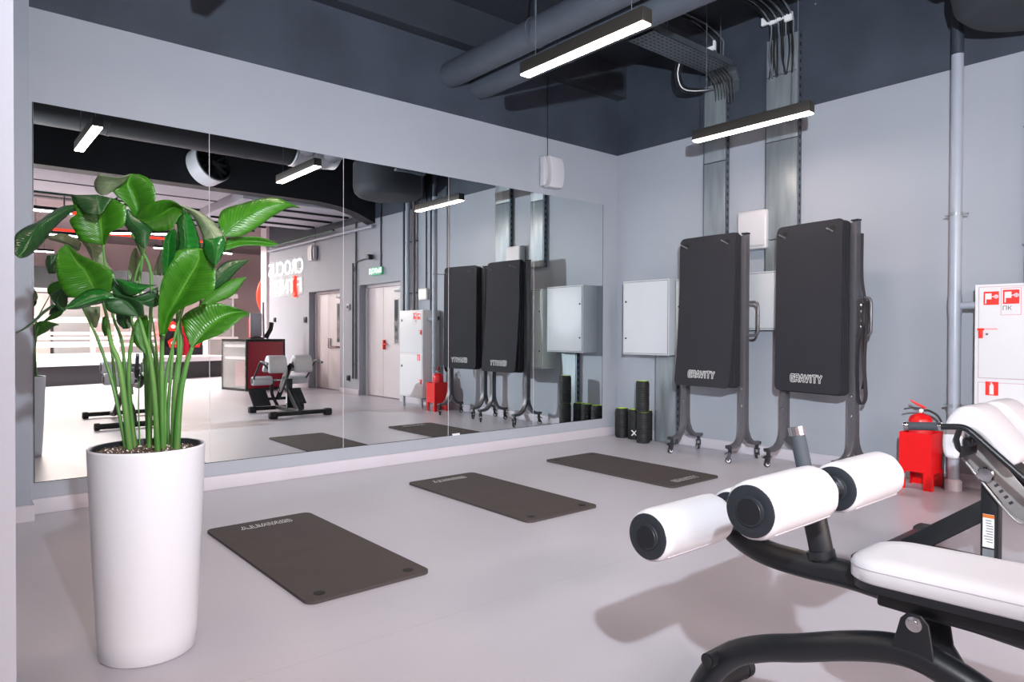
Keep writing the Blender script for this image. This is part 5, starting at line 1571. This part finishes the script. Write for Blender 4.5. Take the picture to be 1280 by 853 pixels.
for x0, x1 in ((3.40, 3.68), (3.92, 4.20)):
    o = MB().lathe([(0.046, 0), (0.060, 0.004), (0.064, 0.02), (0.064, 0.26), (0.060, 0.276), (0.046, 0.28)], hl(x0, 0.66, 0.462), (1, 0, 0), 28).build('ankle_roller', 'leather', hm, smooth=50)
    MB().lathe([(0.042, 0), (0.042, 0.006), (0.02, 0.008)], hl(x0 + 0.001, 0.66, 0.462), (-1, 0, 0), 24).build('end_cap', 'cap', o, smooth=30)
MB().lathe([(0.012, 0), (0.012, 0.76)], hl(3.42, 0.66, 0.462), (1, 0, 0), 12).build('ankle_axle', 'chrome', hm, smooth=50)
for x0, x1 in ((3.41, 3.66), (3.94, 4.19)):
    MB().prism([hl(x0, 0.46, 0.31), hl(x0, 0.475, 0.325), hl(x0, 0.70, 0.115), hl(x0, 0.685, 0.10)], (x1 - x0, 0, 0)).build('foot_plate', 'rubber', hm, bevel=0.004)
MB().box(hl(3.5, 0.55, 0.17), hl(4.1, 0.59, 0.21)).build('foot_bar', 'frame', hm, bevel=0.005)

# ================================================================== THE HALL SEEN IN THE MIRROR
def V2(*a):
    return Vector(a)
# reception desk: red panels in a black frame
dk = thing('reception_desk', 'dark red panelled desk with black edges, seen in the mirror', 'desk', (4.6, -3.1, 0))
q = [(0, 0), (0.86, -0.22), (0.66, -1.05), (-0.20, -0.86)]
H = 1.02
def quad(a, b, z0, z1, ins0, ins1, th):
    A, B = Vector((*q[a], 0)), Vector((*q[b], 0))
    d = (B - A)
    u = d.normalized()
    nn = Vector((u.y, -u.x, 0))
    cen = Vector((sum(p[0] for p in q) / 4, sum(p[1] for p in q) / 4, 0))
    if (A - cen).dot(nn) < 0:
        nn = -nn
    A2, B2 = A + u * ins0, B - u * ins1
    return [A2 + V2(0, 0, z0), B2 + V2(0, 0, z0), B2 + V2(0, 0, z1), A2 + V2(0, 0, z1)], nn * th
for a, b, red in ((0, 1, True), (3, 0, False), (1, 2, True), (2, 3, True)):
    P, t_ = quad(a, b, 0.05, H - 0.05, 0.04, 0.04, -0.015)
    if red:
        MB().prism(P, t_).build('side_panel', 'redpanel', dk, bevel=0.003)
    else:
        MB().prism(P, t_).build('glass_panel', 'glass', dk)
        for z in (0.62, 0.86):
            P, t_ = quad(a, b, z, z + 0.05, 0.06, 0.06, -0.25)
            MB().prism([p - t_.normalized() * -0.03 for p in P], t_).build('shelf', 'white', dk)
        P, t_ = quad(a, b, 0.08, 0.58, 0.3, 0.06, -0.02)
        MB().prism([p + t_ * 6 for p in P], t_).build('inner_panel', 'redpanel', dk)
    P, t_ = quad(a, b, 0.0, 0.05, 0, 0, -0.03)
    MB().prism(P, t_).build('frame_rail', 'frame', dk)
    P, t_ = quad(a, b, H - 0.05, H, 0, 0, -0.03)
    MB().prism(P, t_).build('frame_rail', 'frame', dk)
for x, y in q:
    cx, cy2 = (0.33 - x) * 0.04, (-0.53 - y) * 0.04
    MB().box((x + cx - 0.02, y + cy2 - 0.02, 0), (x + cx + 0.02, y + cy2 + 0.02, H)).build('corner_post', 'frame', dk)
MB().prism([(x, y, H - 0.03) for x, y in q], (0, 0, 0.032)).build('desk_top', 'frame', dk)
mo = thing('desk_screen', 'pale upright screen standing on the red desk, seen in the mirror', 'screen', (4.98, -3.65, 1.025))
MB().box((-0.12, -0.02, 0.05), (0.12, 0.02, 0.52)).build('panel', mat('screen_grey', 'b4b6bf', 0.4), mo, bevel=0.01)
MB().tube([(0.16, 0, 0), (0.15, 0, 0.75)], 0.022, 12).build('stand_tube', 'base', mo, smooth=50)
MB().lathe([(0.14, 0), (0.14, 0.03), (0.03, 0.06)], (0, 0, 0), n=20).build('foot', 'frame', mo)
MB().tube([(0.2, 0, 0.02), (0.3, 0, 0.2), (0.32, 0, 0.34)], 0.05, 10).build('black_arm', 'frame', mo, smooth=50)
# boxing ring platform
A0 = Vector((1.0, -6.55, 0))
ux = Vector((0.94, -0.34, 0)).normalized()
uy = Vector((-ux.y, ux.x, 0)) * -1
rg = thing('boxing_ring', 'raised boxing ring with black skirt and white ropes, seen in the mirror', 'ring', A0)
def rq(a, b, z):
    return tuple(ux * a + uy * b + Vector((0, 0, z)))
MB().prism([rq(-1.2, 0, 0), rq(5.2, 0, 0), rq(5.2, 5, 0), rq(-1.2, 5, 0)], (0, 0, 0.42)).build('skirt', mat('black_tarp', '26262b', 0.45, bump=0.4, bscale=4), rg)
MB().prism([rq(-1.25, -0.05, 0.42), rq(5.25, -0.05, 0.42), rq(5.25, 5.05, 0.42), rq(-1.25, 5.05, 0.42)], (0, 0, 0.12)).build('canvas_edge', 'tape', rg)
ropem = mat('ring_rope', 'efe2df', 0.6)
for k, z in enumerate((0.85, 1.12, 1.45)):
    for b in (0.5, 4.6):
        MB().tube([rq(-0.9, b, z), rq(4.9, b, z)], 0.035, 8).build('rope', ropem, rg, smooth=50)
for a in (-0.9, 4.9):
    for b in (0.5, 4.6):
        MB().tube([rq(a, b, 0.54), rq(a, b, 1.65)], 0.06, 10).build('corner_post', 'tape', rg, smooth=50)
for a in (0.35, 2.0):
    MB().tube([rq(a, 0.5, 0.6), rq(a, 0.5, 1.9)], 0.05, 10).build('rope_tie', ropem, rg, smooth=50)
# black rack with red star plates
kr = thing('dumbbell_rack', 'dark rack with red and white star-shaped plates, seen in the mirror', 'rack', (4.55, -7.45, 0.54))
MB().box((-0.55, -0.2, 0), (-0.47, 0.2, 0.95)).box((0.02, -0.2, 0), (0.1, 0.2, 0.95)).build('red_upright', 'redpanel', kr)
MB().box((-0.47, -0.18, 0.05), (0.02, -0.14, 0.95)).box((0.1, -0.18, 0.05), (0.5, -0.14, 0.95)).build('back_panel', 'frame', kr)
for x in (-0.22, 0.3):
    for z in (0.35, 0.75):
        MB().lathe([(0.13, 0), (0.13, 0.05)], (x, 0.0, z), (0, 1, 0), 5).build('plate', 'redink', kr)
        MB().lathe([(0.05, 0.05), (0.05, 0.07)], (x, 0.0, z), (0, 1, 0), 12).build('plate_hub', 'white', kr)
# glass partition posts in the hall
pg = thing('glass_partition', 'glass wall with thin dark posts across the far hall, seen in the mirror', 'partition', (2.0, -15.2, 0))
for k in range(13):
    x = -7 + k * 1.1
    MB().box((x, -0.03, 0), (x + 0.06, 0.03, 2.4)).build('post', 'ink' if k % 3 else 'tape', pg)
    if k < 12:
        MB().box((x + 0.08, -0.01, 0.05), (x + 1.08, 0.01, 2.35)).build('pane', 'glass' if k % 2 else 'beige', pg)
MB().box((-7, -0.05, 2.4), (6.4, 0.05, 2.55)).build('top_rail', 'tape', pg)
MB().box((-7, -0.05, 0.9), (6.4, 0.05, 1.0)).build('mid_rail', 'tape', pg)
# dark overhead screen band and red beams
db = thing('dark_fascia', 'dark fascia board high across the far hall, seen in the mirror', 'beam', (1.5, -11.0, 2.3))
MB().box((-6, -0.1, 0), (4.5, 0.1, 0.55)).build('board', 'black_duct', db)
MB().tube([(0, 0, 0.55), (0, 0, 2.05)], 0.02, 8).build('hanger', 'galvdark', db)
MB().tube([(-4, 0, 0.55), (-4, 0, 2.05)], 0.02, 8).build('hanger', 'galvdark', db)
for i, (x0, x1, y, z, lb_) in enumerate(((-4.5, 3.0, -5.2, 3.42, 'red light strip nearest, across the hall ceiling, seen in the mirror'), (-3.0, 6.0, -8.6, 3.5, 'red light strip in the middle of the hall ceiling, seen in the mirror'))):
    rb = thing('red_light_strip', lb_, 'light', ((x0 + x1) / 2, y, z))
    h_ = (x1 - x0) / 2
    MB().box((-h_, -0.05, 0.0), (h_, 0.05, 0.06)).build('housing', 'frame', rb)
    MB().box((-h_, 0.051, 0.005), (h_, 0.056, 0.055)).build('lit_strip', 'redglow', rb)
    for s in (-0.7, 0.7):
        MB().tube([(h_ * s, 0, 0.06), (h_ * s, 0, 4.35 - z)], 0.01, 6).build('hanger', 'galvdark', rb)
for k, (x, y, z, ln, lb_) in enumerate(((-1.6, -4.6, 3.35, 1.7, 'lit line light nearest the left mirror edge, before the first red strip'), (1.3, -4.5, 3.35, 1.2, 'short lit line light behind the plant leaves, before the first red strip'),
                      (3.4, -6.6, 3.35, 1.5, 'slanting lit line light just beyond the first red strip'), (-1.4, -7.4, 3.3, 2.0, 'lit line light between the red strips, at the left mirror edge'),
                      (2.2, -7.6, 3.3, 1.4, 'lit line light between the red strips, behind the plant'), (5.4, -9.6, 3.4, 2.0, 'lit line light beyond the second red strip, nearest the neon wall'),
                      (-2, -10.2, 3.3, 2.2, 'lit line light beyond the second red strip, farthest to the left'), (1.4, -12.6, 3.4, 2.2, 'lit line light deepest in the hall, behind the dark fascia'), (9, -9, 3.4, 2.0, 'lit line light beyond the end of the neon wall'))):
    a = 0.6 if k == 2 else 0.0
    hlp = thing('hall_line_light', lb_, 'lamp', (x, y, z), a, 'line lights of the far hall')
    MB().box((-ln / 2, -0.04, 0.01), (ln / 2, 0.04, 0.07)).build('housing', 'frame', hlp)
    MB().box((-ln / 2, -0.038, -0.01), (ln / 2, 0.038, 0.0095)).build('diffuser', 'hallled', hlp)
    for s in (-0.4, 0.4):
        MB().tube([(ln * s, 0, 0.07), (ln * s, 0, 4.35 - z)], 0.005, 6).build('hanger', 'galvdark', hlp)
# structural steel under the hall ceiling
ts = thing('ceiling_truss', 'grid of brown pipes and thin rods under the far hall ceiling, seen in the mirror', 'truss', (0, -4.2, 3.75))
for k in range(6):
    MB().tube([(-4, -k * 0.5, 0.04 * k), (3.4, -k * 0.5, 0.04 * k)], 0.05, 8).build('pipe', 'hallpink' if k % 2 else 'black_duct', ts, smooth=50)
for k in range(12):
    MB().tube([(-3.8 + k * 0.6, -0.1 * (k % 4), -0.1), (-3.8 + k * 0.6, -0.1 * (k % 4), 0.58)], 0.008, 6).build('rod', 'galv', ts)
# steel channels and pipes right of the duct boxes
cn = thing('steel_channels', 'group of steel channels and dark pipes under the hall ceiling, seen in the mirror', 'channels', (3.0, -3.45, 3.45))
for k in range(4):
    MB().box((-0.55 + k * 0.22, -0.65, 0), (-0.45 + k * 0.22, 0.65, 0.05)).build('channel', 'galv', cn, bevel=0.004)
for k in range(4):
    MB().tube([(-0.7, 0.1 - k * 0.2, 0.14), (0.9, 0.1 - k * 0.2, 0.14)], 0.06, 12).build('pipe', mat('mauve_pipe', '5e5258', 0.5) if k == 0 else bpy.data.materials['mauve_pipe'], cn, smooth=50)
bx = thing('box_duct', 'broad grey box duct beyond the bulkhead near the right wall, seen in the mirror', 'duct', (5.0, -4.9, 3.62))
MB().box((-0.9, -1.6, 0), (0.85, 1.2, 0.5)).build('duct_body', 'duct', bx, bevel=0.01)
for k in range(4):
    MB().box((-0.92, -1.4 + k * 0.75, -0.03), (0.87, -1.34 + k * 0.75, 0.52)).build('joint_flange', 'frame', bx)
# red disc decoration and white column beyond the neon wall
rc = thing('red_disc_lamp', 'glowing red disc with a white bar beyond the neon wall, seen in the mirror', 'lamp', (7.6, -9.2, 2.2))
MB().lathe([(0.75, 0), (0.75, 0.05)], (0, 0, 0), (0.3, 1, 0), 40).build('disc', 'redglow', rc, smooth=30)
MB().tube([(-0.2, 0.1, 0.35), (0.35, -0.02, -0.45)], 0.06, 8).build('white_bar', 'hallled', rc)
MB().box((-0.05, -0.15, -2.2), (0.05, -0.05, 2.1)).build('stand', 'frame', rc)
rb2 = thing('red_banner', 'red lit panel standing beyond the desk, seen in the mirror', 'panel', (6.8, -8.6, 0))
MB().box((-0.25, -0.03, 0.0), (0.25, 0.03, 1.55)).build('panel_face', 'redink', rb2)
MB().tube([(-0.1, 0.05, 0.9), (0.05, 0.05, 1.5)], 0.03, 8).build('white_line', 'hallled', rb2)
wc = thing('hall_column', 'white square column with a dark edge beyond the neon wall, seen in the mirror', 'column', (6.6, -7.1, 0))
MB().box((-0.2, -0.2, 0), (0.2, 0.2, 4.35)).build('shaft', 'base', wc)
MB().box((0.21, 0.1, 0), (0.32, 0.2, 4.35)).build('dark_edge', 'frame', wc)
